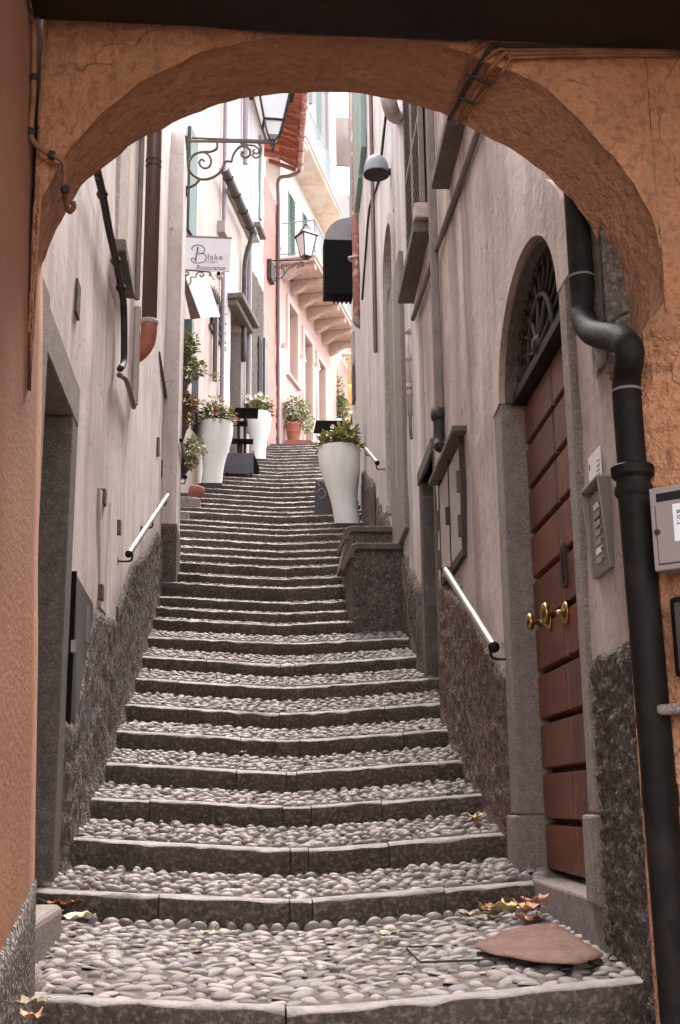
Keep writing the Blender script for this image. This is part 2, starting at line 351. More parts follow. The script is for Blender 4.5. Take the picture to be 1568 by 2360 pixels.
def tag(o, label=None, cat=None, group=None, kind=None):
    if label: o['label'] = label
    if cat: o['category'] = cat
    if group: o['group'] = group
    if kind: o['kind'] = kind
    return o
def link_mesh(name, me, m, parent=None, loc=None):
    o = bpy.data.objects.new(name, me)
    if m and not me.materials: me.materials.append(MATS[m])
    COL.objects.link(o)
    if parent is not None:
        o.parent = parent
        w = Vector(loc) if loc is not None else Vector((0, 0, 0))
        p = parent; off = Vector((0, 0, 0))
        while p is not None:
            off += p.location; p = p.parent
        o.location = w - off
    elif loc is not None:
        o.location = loc
    return o
def obj(name, mb, m, parent=None, smooth=False, bevel=0.0, auto=None, seg=2, **kw):
    me = mb.mesh(name, smooth or auto is not None)
    o = link_mesh(name, me, m, parent)
    if bevel:
        bv = o.modifiers.new('bevel', 'BEVEL'); bv.width = bevel; bv.segments = seg; bv.limit_method = 'ANGLE'; bv.angle_limit = math.radians(40)
    if auto is not None:
        me.set_sharp_from_angle(angle=math.radians(auto))
    tag(o, **kw)
    return o
def thing(name, label, cat, loc, group=None, kind=None):
    o = bpy.data.objects.new(name, None); COL.objects.link(o)
    o.empty_display_size = 0.1; o.location = loc
    return tag(o, label, cat, group, kind)

class Wall:
    """a vertical plane: o = point (x, y); d = direction along (2D); n = direction out into the street (2D)"""
    def __init__(self, o, d, flip=False):
        self.o = Vector((o[0], o[1], 0)); self.d = Vector((d[0], d[1], 0))
        u = self.d.normalized()
        self.n = Vector((u.y, -u.x, 0))
        if flip: self.n = -self.n
    def pt(self, a, out, z):
        q = self.o + self.d * a + self.n * out
        return Vector((q.x, q.y, z))
    def px(self, x, y, out=0.0):
        r = ray(x, y); p0 = self.o + self.n * out
        t = (p0 - EYE).dot(self.n) / r.dot(self.n)
        p = EYE + r * t
        a = (p - self.o).dot(self.d) / self.d.length_squared
        return a, p.z
    def P(self, x, y, out=0.0):
        a, z = self.px(x, y, out); return self.pt(a, out, z)
    def box(self, mb, a0, a1, o0, o1, z0, z1):
        p = self.pt
        return mb.hexa([p(a0, o0, z0), p(a1, o0, z0), p(a1, o1, z0), p(a0, o1, z0), p(a0, o0, z1), p(a1, o0, z1), p(a1, o1, z1), p(a0, o1, z1)])
    def sheet(self, mb, a0, a1, z0, z1, holes=(), thick=0.3, cell=0.2, amp=0.0, nscale=2.0, seed=0, out=0.0, zlo=None, zhi=None):
        """wall slab with rectangular holes; front face subdivided and uneven"""
        def cuts(lo, hi, extra):
            s = sorted({lo, hi, *[e for e in extra if lo < e < hi]}); r = [s[0]]
            for i in range(len(s) - 1):
                n = max(1, int(math.ceil((s[i + 1] - s[i]) / cell)))
                r += [s[i] + (s[i + 1] - s[i]) * k / n for k in range(1, n + 1)]
            return r
        A = cuts(a0, a1, [h for q in holes for h in q[:2]]); Z = cuts(z0, z1, [h for q in holes for h in q[2:4]])
        na, nz = len(A), len(Z)
        def solid(i, j):
            if i < 0 or j < 0 or i >= na - 1 or j >= nz - 1: return False
            ca, cz = (A[i] + A[i + 1]) / 2, (Z[j] + Z[j + 1]) / 2
            return not any(q[0] < ca < q[1] and q[2] < cz < q[3] for q in holes)
        vs = []; fs = []; idx = {}
        def vert(i, j, back):
            key = (i, j, back)
            if key not in idx:
                d = 0.0
                if not back and amp:
                    q = Vector((A[i], Z[j], seed * 7.3)) * nscale
                    d = amp * noise.noise(q) + amp * 0.5 * noise.noise(q * 2.7)
                z = Z[j]
                if j == 0 and zlo: z = zlo(A[i])
                if j == nz - 1 and zhi: z = zhi(A[i])
                idx[key] = len(vs); vs.append(self.pt(A[i], out + (d if not back else -thick), z))
            return idx[key]
        for i in range(na - 1):
            for j in range(nz - 1):
                if not solid(i, j): continue
                fs.append((vert(i, j, 0), vert(i + 1, j, 0), vert(i + 1, j + 1, 0), vert(i, j + 1, 0)))
                for (di, dj, e) in ((-1, 0, ((i, j), (i, j + 1))), (1, 0, ((i + 1, j), (i + 1, j + 1))), (0, -1, ((i, j), (i + 1, j))), (0, 1, ((i, j + 1), (i + 1, j + 1)))):
                    if not solid(i + di, j + dj):
                        (p, q) = e
                        fs.append((vert(*p, 0), vert(*q, 0), vert(*q, 1), vert(*p, 1)))
        return mb.add(vs, fs)

def arc_pts(c, r, a0, a1, n):
    return [(c[0] + r * math.cos(a0 + (a1 - a0) * i / n), c[1] + r * math.sin(a0 + (a1 - a0) * i / n)) for i in range(n + 1)]
def smooth_path(pts, sub=6):
    """Catmull-Rom through points"""
    pts = [Vector(p) for p in pts]; n = len(pts); out = []
    for i in range(n - 1):
        p0 = pts[max(i - 1, 0)]; p1 = pts[i]; p2 = pts[i + 1]; p3 = pts[min(i + 2, n - 1)]
        for k in range(sub):
            t = k / sub
            out.append(0.5 * ((2 * p1) + (p2 - p0) * t + (2 * p0 - 5 * p1 + 4 * p2 - p3) * t * t + (3 * p1 - p0 - 3 * p2 + p3) * t ** 3))
    out.append(pts[-1]); return out
def resample(pts, n):
    pts = [Vector(p) for p in pts]; L = [0]
    for i in range(1, len(pts)): L.append(L[-1] + (pts[i] - pts[i - 1]).length)
    out = []; j = 0
    for k in range(n + 1):
        s = L[-1] * k / n
        while j < len(pts) - 2 and L[j + 1] < s: j += 1
        t = (s - L[j]) / max(L[j + 1] - L[j], 1e-9)
        out.append(pts[j].lerp(pts[j + 1], min(max(t, 0), 1)))
    return out
def text_mesh(s, size, shear=0.0, bold=0.0, extrude=0.002, space=1.0):
    cu = bpy.data.curves.new('lettering', 'FONT'); cu.body = s; cu.size = size; cu.shear = shear; cu.offset = bold; cu.extrude = extrude; cu.space_character = space
    o = bpy.data.objects.new('lettering', cu); COL.objects.link(o)
    dg = bpy.context.evaluated_depsgraph_get(); dg.update()
    me = bpy.data.meshes.new_from_object(o.evaluated_get(dg))
    bpy.data.objects.remove(o); bpy.data.curves.remove(cu)
    return me

# ================================================================== SETTING
WL = Wall((-0.805, 0), (0, 1))                      # near left house, faces +X
WR = Wall((1.125, 0), (0.05, 1), flip=True)         # right-hand houses, faces -X
WB = Wall((-0.72 - 0.23 * 20.5, 0), (0.23, 1))        # second left house, the street bends right
A519, A577, A605, A640 = WB.px(519, 600)[0], WB.px(577, 700)[0], WB.px(607, 700)[0], WB.px(640, 800)[0]
DA = A640 - 26.5
WD = Wall((WB.pt(A640, 0, 0).x - 0.317 * A640, 0), (0.317, 1))     # pink house at the top
def WF(Y): return Wall((0, Y), (1, 0))              # a plane across the street, faces the camera
def XRW(Y): return 1.125 + 0.05 * Y

gb = MB(); gb.add([(-300, -300, -1.2), (300, -300, -1.2), (300, 300, -1.2), (-300, 300, -1.2)], [(0, 1, 2, 3)])
obj('ground', gb, 'ground_earth', kind='structure', label='earth underneath the stepped street')

# ------------------------------------------------------------------ stairway
def XS(Y): return 0.30 + 0.034 * (Y - 5.5)
def seam_px(Y): return 531 + XS(Y) / Y * F
def prof(Y): d = Y - 11.0; return EZ + 1.46 + 0.40 * d + 0.0013 * d * d
TY = [3.82, 5.5, 6.19, 6.88, 7.57, 8.26, 8.95, 9.64, 10.33, 11.0, 11.65, 12.1, 12.55]
tp = [2328, 2078, 1960, 1862, 1783, 1707, 1645, 1585, 1533, 1483, 1440, 1414, 1390]
bp_ = [None, 2140, 2018, 1908, 1828, 1746, 1680, 1615, 1560, 1512, 1466, 1436, 1412]
ZT = [atY(seam_px(Y), t, Y).z for Y, t in zip(TY, tp)]
ZB = [None] + [atY(seam_px(Y), t, Y).z for Y, t in zip(TY[1:], bp_[1:])]
up = [1356, 1334, 1308, 1289, 1272, 1254, 1235, 1222, 1210, 1191, 1181, 1170, 1158, 1147, 1135, 1124, 1114, 1105, 1096, 1088, 1080, 1072, 1065, 1058, 1051, 1045, 1039, 1033, 1028, 1023]
prev_y = 1390
for y in up:
    lo, hi = 12.0, 40.0
    for _ in range(50):
        m_ = (lo + hi) / 2
        if atY(seam_px(m_), y, m_).z - prof(m_) > 0: lo = m_      # ray above the profile: too near
        else: hi = m_
    Y = (lo + hi) / 2
    TY.append(Y); ZT.append(prof(Y)); ZB.append(atY(seam_px(Y), prev_y - 3.2, Y).z); prev_y = y
# monotone depths
for i in range(13, len(TY)):
    if TY[i] < TY[i - 1] + 0.2: TY[i] = TY[i - 1] + 0.2
# riser heights stay real steps
for i in range(13, len(TY)):
    slope = 0.17
    ZB[i] = ZT[i - 1] + max(0.02, min(ZB[i] - ZT[i - 1], (ZT[i] - ZT[i - 1]) * 0.6))
TOPY, TOPZ = TY[-1], ZT[-1]
def XLs(Y):
    if Y < 4.0: return -0.76
    if Y < 13.3: return -0.90
    if Y < 14.3: return -0.72
    return max(-1.9, -0.72 + 0.23 * (Y - 20.5) - 0.15)
def XRs(Y):
    return XRW(Y) + 0.12
def sag(X, Y):
    d = X - XS(Y); s = 0.066 if Y < 11 else 0.052
    return s * (math.sqrt(d * d + 0.01) - 0.1)
def zstair(Y, X):
    """walking surface height at X, Y"""
    if Y <= TY[0]: return ZT[0] + sag(X, Y) - 0.27 * (TY[0] - Y)
    for k in range(len(TY) - 1):
        if TY[k] <= Y < TY[k + 1]:
            t = (Y - TY[k]) / (TY[k + 1] - TY[k])
            return ZT[k] + (ZB[k + 1] - ZT[k]) * t + sag(X, Y)
    return TOPZ
stair = thing('stone_stairway', 'long stone stairway of shallow cobbled steps with dark granite edges', 'stairway', (0.3, 3.8, 0.5), kind='structure')
dome_meshes = []
for q in range(6):
    mb = MB(); n = 9
    rings = [(1.0, -0.35), (0.97, 0.2), (0.74, 0.68), (0.34, 0.94)]
    ph = random.random() * 6; st = [1 + 0.13 * math.sin(2 * PI * k / n * 2 + ph) + random.uniform(-.06, .06) for k in range(n)]
    vs = [Vector((r * st[k] * math.cos(2 * PI * k / n), r * st[k] * math.sin(2 * PI * k / n), z)) for (r, z) in rings for k in range(n)] + [Vector((0.04, 0.02, 1.0))]
    fs = [(i * n + k, i * n + (k + 1) % n, (i + 1) * n + (k + 1) % n, (i + 1) * n + k) for i in range(3) for k in range(n)] + [(27 + k, 27 + (k + 1) % n, 36) for k in range(n)]
    mb.add(vs, fs); me = mb.mesh('cobble', True); me.materials.append(MATS['cobble']); dome_meshes.append(me)
cobs = []
steps = []
def make_step(k, Y0, zt, zb, Y1, zb1, cob=True):
    sl = (zb1 - zt) / (Y1 - Y0)
    xl, xr, xs = XLs(Y0 + .02), XRs(Y0), XS(Y0)
    zb = zb if zb is not None else zt - 0.145
    # mortar bed of the tread (with a solid underside)
    mb = MB(); ny = 5; nx = 22; rows = []
    for j in range(ny + 1):
        Y = Y0 + 0.05 + (Y1 + 0.05 - Y0 - 0.05) * j / ny; row = []
        for i in range(nx + 1):
            X = xl + (xr - xl) * i / nx
            row.append(Vector((X, Y, zt + sl * (Y - Y0) + sag(X, Y0) - 0.006 + 0.007 * noise.noise(Vector((X * 5, Y * 5, k))))))
        rows.append(row)
    mb.grid(rows)
    mb.hexa([Vector((xl, Y0 + .05, zb - 0.25)), Vector((xr, Y0 + .05, zb - .25)), Vector((xr, Y1 + .05, zb - .25)), Vector((xl, Y1 + .05, zb - .25)),
             Vector((xl, Y0 + .05, zt - 0.05)), Vector((xr, Y0 + .05, zt - .05)), Vector((xr, Y1 + .05, zb1 - .05)), Vector((xl, Y1 + .05, zb1 - .05))])
    st = obj('step', mb, 'mortar', stair, smooth=False)
    # edging stones
    br = random.Random(k * 13 + 5)
    cuts = [xl, xs - br.uniform(.02, .10)] + ([xs + br.uniform(.04, .12)] if br.random() < .7 else []) + [xr]
    if br.random() < .6: cuts.insert(1, xl + (xs - xl) * br.uniform(.25, .75))
    if br.random() < .6: cuts.insert(-1, cuts[-2] + (xr - cuts[-2]) * br.uniform(.3, .75))
    cuts = sorted(cuts)
    dep = 0.06
    for c in range(len(cuts) - 1):
        a, b = cuts[c] + 0.003, cuts[c + 1] - 0.003
        if b - a < 0.02: continue
        n = max(2, int((b - a) / 0.06)); dy = br.uniform(-.007, .007); dz = br.uniform(-.005, .005)
        secs = []
        for i in range(n + 1):
            X = a + (b - a) * i / n
            s0 = sag(X, Y0); w = 0.02 * noise.noise(Vector((X * 3.1, k * 3.1, 1))) + 0.008 * noise.noise(Vector((X * 21, k * 3.1, 4)))
            chip = 0.008 + 0.020 * max(0, noise.noise(Vector((X * 9, k * 5.7, 9))))
            yf = Y0 + dy + w
            zt_ = zt + s0 + dz + 0.010 * noise.noise(Vector((X * 9, k * 2.3, 5)))
            secs.append([Vector((X, yf + 0.008 + 0.012 * noise.noise(Vector((X * 8, k, 2))), zb - 0.10)), Vector((X, yf + 0.004 * noise.noise(Vector((X * 15, k, 3))), (zb + zt) / 2 + s0)), Vector((X, yf, zt_ - chip)), Vector((X, yf + chip * .9, zt_ - .002)),
                         Vector((X, Y0 + dep * 0.5, zt_ + sl * dep * .5)), Vector((X, Y0 + dep, zt + s0 + dz + sl * dep)), Vector((X, Y0 + dep, zb - 0.10))])
        m = MB(); ns = 7
        vs = [p for s in secs for p in s]
        fs = [(i * ns + j, (i + 1) * ns + j, (i + 1) * ns + (j + 1) % ns, i * ns + (j + 1) % ns) for i in range(n) for j in range(ns)]
        fs += [tuple(range(ns - 1, -1, -1)), tuple(n * ns + j for j in range(ns))]
        m.add(vs, fs)
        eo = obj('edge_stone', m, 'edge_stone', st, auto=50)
        eo.data.materials.append(MATS['edge_worn_lit'])
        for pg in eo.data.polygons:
            if pg.normal.z > 0.55: pg.material_index = 1  # upward faces paler: foot wear plus light from above put into colour
    steps.append(st)
    if not cob: return
    flat = (k == 0)
    Y = Y0 + 0.098; r = 0
    dyr = 0.066 if k < 10 else 0.085
    dxr = 0.066 if k < 12 else 0.095
    while Y < Y1 - 0.02:
        X = xl + 0.05 + (r % 2) * 0.04
        while X < xr - 0.03:
            px, py = X + random.uniform(-.014, .014), Y + random.uniform(-.013, .013)
            sx = random.uniform(.021, .046); sy = random.uniform(.019, .034); sz = random.uniform(.012, .031)
            if k < 10 and random.random() < .12: sx *= .7; sy *= .75
            if k >= 10: sz *= .38
            elif k >= 5: sz *= .75
            if flat:
                sz = random.uniform(.006, .019) if py < 5.40 else random.uniform(.026, .04)
                sx *= 1.08; sy *= 1.05
            z = zt + sl * (py - Y0) + sag(px, Y0) - 0.006
            cobs.append((py, k, (px, py, z), (sx, sy, sz), (random.uniform(-.28, .28), random.uniform(-.28, .28), random.uniform(-.8, .8)), random.randrange(6)))
            X += dxr * random.uniform(.85, 1.2)
        Y += dyr * random.uniform(.92, 1.1); r += 1
for kk, (y0, z0) in enumerate([(1.75, ZT[0] - 0.81), (2.44, ZT[0] - 0.54), (3.13, ZT[0] - 0.27)]):
    make_step(-3 + kk, y0, z0, None, y0 + .69, z0 + 0.125, cob=True)
for k in range(len(TY) - 1):
    make_step(k, TY[k], ZT[k], ZB[k], TY[k + 1], ZB[k + 1])
# the last edge carries on as the upper street
mb = MB()
mb.box((-6, TOPY, TOPZ - 1.2), (14, 60, TOPZ))
obj('upper_street', mb, 'mortar', kind='structure', label='flat paved street at the head of the stairs')
mb = MB(); mb.box((-6, -12, -1.1), (9, 1.8, ZT[0] - 0.95)); obj('lower_street', mb, 'mortar', kind='structure', label='paved lane at the foot of the stairs')
# cobbles: the 300 that show largest are single pieces, the rest is one mass
vis = [c for c in cobs if c[1] >= 0]
vis.sort(key=lambda c: c[0])
single = vis[:300]; rest = vis[300:] + [c for c in cobs if c[1] < 0]
step_of = {k: steps[k + 3] for k in range(len(TY) - 1)}
for (py, k, p, s, ro, mi) in single:
    o = link_mesh('cobble', dome_meshes[mi], 'cobble', step_of[k], loc=p)
    o.rotation_euler = ro; o.scale = s
mbs = MB(); from mathutils import Euler
base = [([v.co.copy() for v in me.vertices], [tuple(p.vertices) for p in me.polygons]) for me in dome_meshes]
for (py, k, p, s, ro, mi) in rest:
    M = Matrix.Translation(p) @ Euler(ro).to_matrix().to_4x4() @ Matrix.Diagonal((*s, 1))
    mbs.add([M @ v for v in base[mi][0]], base[mi][1])
me = bpy.data.meshes.new('cobbles'); me.from_pydata([tuple(v) for v in mbs.v], [], mbs.f); me.polygons.foreach_set('use_smooth', [True] * len(me.polygons))
link_mesh('cobbles', me, 'cobble_mass', stair)['kind'] = 'stuff'

# ------------------------------------------------------------------ plinth helper
def pwl(pts):
    pts = sorted(pts)
    def f(a):
        if a <= pts[0][0]: return pts[0][1]
        for i in range(len(pts) - 1):
            if a <= pts[i + 1][0]:
                t = (a - pts[i][0]) / (pts[i + 1][0] - pts[i][0]); return pts[i][1] + (pts[i + 1][1] - pts[i][1]) * t
        return pts[-1][1]
    return f
def plinth(W, a0, a1, zbot, ztop, out=0.03, cell=0.05, amp=0.012, rag=0.03, seed=0, flare=0.0, nf=9.0):
    na = max(4, int((a1 - a0) / cell)); rows = []
    mx = 0
    for i in range(na + 1):
        a = a0 + (a1 - a0) * i / na; mx = max(mx, ztop(a) - zbot(a))
    nz = max(4, int(mx / cell))
    cols = []
    for i in range(na + 1):
        a = a0 + (a1 - a0) * i / na
        zb, zt = zbot(a), ztop(a) + rag * noise.noise(Vector((a * 6, seed, 0))) + rag * .5 * noise.noise(Vector((a * 19, seed, 4)))
        col = [W.pt(a, -0.03, zt + 0.01)]
        for j in range(nz + 1):
            t = j / nz; z = zt + (zb - zt) * t
            q = Vector((a * nf, z * nf, seed * 3.3)); ed = min(1.0, min(i, na - i) / 3.0)
            o = out + amp * noise.noise(q) + amp * .8 * noise.noise(q * 2.9) + flare * max(0, (t - .75) * 4) ** 2
            o = out * .35 + (o - out * .35) * ed
            if j == 0: o = max(0.006, out * .4)
            col.append(W.pt(a, o, z))
        cols.append(col)
    mb = MB(); mb.grid(cols); return mb

# ================================================================== ARCHWAY across the street
YA, YBK = 3.6, 3.885
front_px = [(60, 900), (61, 760), (63, 640), (66, 560), (75, 490), (105, 425), (150, 350), (200, 285), (245, 240), (320, 185), (400, 140), (480, 108), (565, 88), (680, 78), (784, 75), (900, 80), (1000, 92), (1080, 115), (1144, 145), (1214, 172), (1264, 202), (1319, 250), (1384, 312), (1434, 372), (1484, 450), (1511, 510), (1533, 583), (1538, 650), (1530, 700), (1506, 735), (1490, 762)]
back_px = [(70, 900), (74, 820), (80, 720), (89, 648), (110, 580), (150, 492), (190, 430), (250, 380), (325, 322), (415, 278), (500, 245), (600, 222), (690, 213), (784, 211), (879, 220), (974, 245), (1059, 278), (1125, 312), (1184, 346), (1234, 381), (1284, 425), (1345, 500), (1381, 565), (1406, 619), (1428, 690), (1440, 735), (1445, 780)]
fr = resample(smooth_path([atY(x, y, YA) for x, y in front_px], 5), 90)
bk = resample(smooth_path([atY(x, y, YBK) for x, y in back_px], 5), 90)
ZTOPW = 5.2
arch = thing('street_arch', 'orange plastered archway spanning the foot of the stairway', 'archway', (0.4, 4.1, ZT[0]))
def lump(p, s=1.0):
    q = Vector((p.x * 4.2, p.y * 4.2, p.z * 4.2))
    return s * (0.009 * noise.noise(q) + 0.008 * noise.noise(q * 2.6) + 0.006 * noise.noise(q * 5.1))
# soffit
NS = 10; rows = []
for i in range(91):
    row = []
    c = Vector((0.42, 0, fr[i].z))
    for j in range(NS + 1):
        p = fr[i].lerp(bk[i], j / NS)
        d = Vector((0.42 - p.x, 0, (EZ + 1.2) - p.z)).normalized()
        row.append(p + d * (lump(p) + (0.012 if j in (0,) else 0.0)))
    rows.append(row)
soff = rows
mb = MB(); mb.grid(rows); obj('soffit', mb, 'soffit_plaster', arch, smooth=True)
# front face above the arch
rows = []; NV = 14
XLW = -0.70
imax = max(range(91), key=lambda i: fr[i].x)
for i in range(imax + 1):
    row = []
    b0 = soff[i][0]
    for j in range(NV + 1):
        t = (j / NV) ** 1.5
        p = b0.lerp(Vector((b0.x, YA, ZTOPW)), t)
        if j: p = p + Vector((0, -1, 0)) * lump(p, 1.0)
        row.append(p)
    rows.append(row)
mb = MB(); mb.grid(rows)
xm = soff[imax][0].x
# right pier: full height beyond the widest point, and the jamb below the springing
def pier_rows(xs_, zlo, zhi, n=30):
    rows = []
    for x, za, zb2 in zip(xs_, zlo, zhi):
        rows.append([Vector((x, YA, za + (zb2 - za) * j / n)) + Vector((0, -1, 0)) * lump(Vector((x, YA, za + (zb2 - za) * j / n)), 1.0) for j in range(n + 1)])
    return rows
mb2 = MB()
ZG = ZT[0] - 0.6
zmid = soff[imax][0].z
mb2.grid(pier_rows([xm + (2.6 - xm) * i / 24 for i in range(25)], [ZG] * 25, [ZTOPW] * 25, 60))
xj = soff[90][0].x
low = [p[0] for p in soff[imax:]][::-1]           # springing profile from the jamb out to the widest point
mb2.grid(pier_rows([p.x for p in low], [ZG] * len(low), [p.z for p in low], 30))
# jamb side below the springing
jr = []
for j in range(31):
    t = j / 30; row = []
    for q in range(6):
        top = soff[90][0].lerp(soff[90][NS], q / 5); p = Vector((xj + 0.0 + (top.x - xj) * q / 5 * 0 + 0.0, YA + (YBK - YA) * q / 5, ZG + (top.z - ZG) * t)); p.x = top.x if j == 30 else xj + (0.006 * noise.noise(p * 5)); row.append(p)
    jr.append(row)
mb2.grid(jr)
# back of the wall, closing the solid
rows = []
for i in range(imax + 1):
    b0 = soff[i][NS]; rows.append([b0.lerp(Vector((b0.x, YBK, ZTOPW)), j / 6) for j in range(7)])
mbk = MB(); mbk.grid(rows)
mbk.add([(soff[imax][NS].x, YBK, ZG), (2.6, YBK, ZG), (2.6, YBK, ZTOPW), (soff[imax][NS].x, YBK, ZTOPW)], [(0, 1, 2, 3)])
mbk.add([(-0.7, YA, ZTOPW), (2.6, YA, ZTOPW), (2.6, YBK, ZTOPW), (-0.7, YBK, ZTOPW)], [(0, 1, 2, 3)])
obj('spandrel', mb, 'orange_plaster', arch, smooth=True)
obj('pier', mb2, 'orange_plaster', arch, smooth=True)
obj('back_face', mbk, 'plaster_right', arch)
# left passage wall in front of the arch
WP = Wall((-0.655, 0), (0, 1))
def lean(o, k=0.035, zr=3.0):
    for v in o.data.vertices: v.co.x -= k * (v.co.z - zr)
    return o
lw = thing('passage_wall', 'smooth orange wall at the left edge before the arch', 'wall', (-0.67, 3.4, ZT[0]))
mb = MB(); WP.sheet(mb, 1.6, 3.9, ZT[0] - 1.1, 5.2, thick=0.5, cell=0.12, amp=0.006, nscale=1.5, seed=3)
lean(obj('wall_face', mb, 'orange_smooth', lw, smooth=True))
za = WP.px(5, 2088)[1]; aa = WP.px(5, 2088)[0]; zb_ = WP.px(60, 1985)[1]; ab = WP.px(60, 1985)[0]
slp = (zb_ - za) / (ab - aa)
mb = plinth(WP, 1.6, 3.89, lambda a: ZT[0] - 1.1, lambda a: za + slp * (a - aa), out=0.018, cell=0.06, amp=0.003, rag=0.01, seed=9)
lean(obj('plinth', mb, 'pebbledash', lw, smooth=True))
# right passage wall in front of the arch (outside the picture, shades the passage)
mb = MB(); mb.box((2.6, 0.4, ZT[0] - 1.1), (2.9, 3.59, 5.2))
obj('passage_wall', mb, 'orange_smooth', label='orange side wall beyond the right edge of the picture', cat='wall')
# dark timber beam and boarded ceiling
pbl = atY(80, 34, 3.53); pbr = atY(1568, 104, 3.53)
bz = pbl.z
beam = thing('timber_beam', 'dark timber beam under the boarded ceiling above the arch', 'beam', (0.5, 3.4, bz))
mb = MB(); z2 = pbr.z + (2.9 - pbr.x) * (pbr.z - pbl.z) / (pbr.x - pbl.x)
def bzx(x): return pbl.z + (x - pbl.x) * (pbr.z - pbl.z) / (pbr.x - pbl.x)
x0_, x1_ = -0.68, 2.65
mb.hexa([(x0_, 3.22, bzx(x0_) + .0), (x1_, 3.22, bzx(x1_)), (x1_, 3.56, bzx(x1_)), (x0_, 3.56, bzx(x0_)), (x0_, 3.22, bzx(x0_) + .3), (x1_, 3.22, bzx(x1_) + .3), (x1_, 3.56, bzx(x1_) + .3), (x0_, 3.56, bzx(x0_) + .3)])
obj('beam', mb, 'dark_timber', beam, bevel=0.012)
for i in range(6):  # unseen boards carried back over the passage to shade the near steps
    y0 = 1.68 + i * 0.27
    mb = MB(); mb.box((-0.7, y0, bz + 0.31), (2.7, y0 + .262, bz + .345)); obj('board', mb, 'dark_timber', beam)

# ================================================================== NEAR LEFT HOUSE
ZLO = -0.6
lh = thing('plastered_house', 'pinkish streaked plaster house on the left with a granite doorway', 'house', (-0.9, 8.0, zstair(8.0, -.8)))
door_a0, door_a1, door_z1 = 4.22, 5.65, EZ + 1.85
# narrow slit window and a shuttered window
wa0, wz1 = WL.px(263, 470); wa1, _ = WL.px(305, 560)
sl0, slz0 = WL.px(391, 760); sl1, slz1 = WL.px(396, 520)
mb = MB()
WL.sheet(mb, 3.9, 13.2, ZLO, 9.6, holes=[(door_a0 - .05, door_a1 + .1, ZLO, door_z1 + .1)], thick=0.32, cell=0.14, amp=0.012, nscale=1.4, seed=1)
obj('wall', mb, 'plaster_left', lh, smooth=False, auto=60)
# projecting pillar corner at the far end
PX_ = atY(404, 1290, 13.2).x
mb = MB(); W2 = WF(13.2)
W2.sheet(mb, -0.85, PX_, 3.2, 9.6, thick=1.0, cell=0.14, amp=0.006, seed=5)
obj('corner_pillar', mb, 'plaster_left', lh, auto=60)
zc = atY(385, 1207, 13.2).z
mb = plinth(W2, -0.86, PX_ + .012, lambda a: 2.6, lambda a: zc, out=0.014, cell=0.05, amp=0.006, rag=0.012, seed=2)
WS = Wall((PX_, 0), (0, 1)); mb.add([(PX_ + .012, 13.19, 2.6), (PX_ + .012, 14.2, 2.6), (PX_ + .012, 14.2, zc), (PX_ + .012, 13.19, zc)], [(0, 1, 2, 3)])
obj('plinth', mb, 'rough_base', lh, smooth=True)
tl = [(136, 1656), (172, 1668), (216, 1400), (266, 1425), (289, 1357), (306, 1300), (332, 1280), (352, 1250), (366, 1224)]
ztl = pwl([WL.px(x, y, .02) for x, y in tl])
mb = plinth(WL, 5.84, 13.2, lambda a: zstair(a, -.8) - .12, lambda a: min(ztl(a), zstair(a, -.8) + 1.1), out=0.028, cell=0.04, amp=0.014, rag=0.02, seed=1, flare=0.05, nf=13)
obj('plinth', mb, 'rough_base', lh, smooth=True)
# granite doorway
XD = -0.79
mb = MB(); mb.box((-1.1, 3.905, ZLO), (-0.69, 4.22, EZ + 1.848)); obj('door_jamb', mb, 'granite', lh, bevel=.008)
zst = zstair(5.4, -.79)
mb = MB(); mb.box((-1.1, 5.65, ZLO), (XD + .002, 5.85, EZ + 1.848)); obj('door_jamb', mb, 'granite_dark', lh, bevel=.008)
mb = MB(); mb.box((-1.1, 3.95, EZ + 1.85), (XD + .004, 5.86, EZ + 2.06)); obj('lintel', mb, 'granite', lh, bevel=.008)
mb = MB(); mb.box((-1.2, 4.22, ZLO), (-1.1, 5.65, EZ + 1.848)); dl = obj('door', mb, 'door_wood', lh)
for i in range(4):
    mb = MB(); mb.box((-1.1, 4.3 + i * .3, 0.9), (-1.085, 4.52 + i * .3, EZ + 1.7)); obj('panel', mb, 'door_wood', dl, bevel=.006)
# sealed meter flaps: thin frames and hinges
def flap(x0, y0t, y0b, x1, y1t, y1b, m, out, name='flap'):
    pts = [WL.px(x0, y0t), WL.px(x1, y1t), WL.px(x1, y1b), WL.px(x0, y0b)]
    mb = MB(); mb.prism([WL.pt(a, -.03, z) for a, z in pts], WL.n * (out + .03)); return mb
fl = thing('meter_hatch', 'flush plastered double meter hatch with rusty hinges on left wall', 'hatch', WL.P(245, 1300))
obj('leaf', flap(226, 1125, 1398, 247, 1158, 1428, 0, .016), 'plaster_left', fl)
obj('leaf', flap(248.5, 1160, 1430, 264, 1185, 1436, 0, .018), 'plaster_left', fl)
for (x, y) in ((233, 1147), (227, 1366), (269, 1216), (263, 1415)):
    a, z = WL.px(x, y); mb = MB(); WL.box(mb, a - .05, a + .05, 0, .03, z - .045, z + .045); obj('hinge', mb, 'iron_rust', fl)
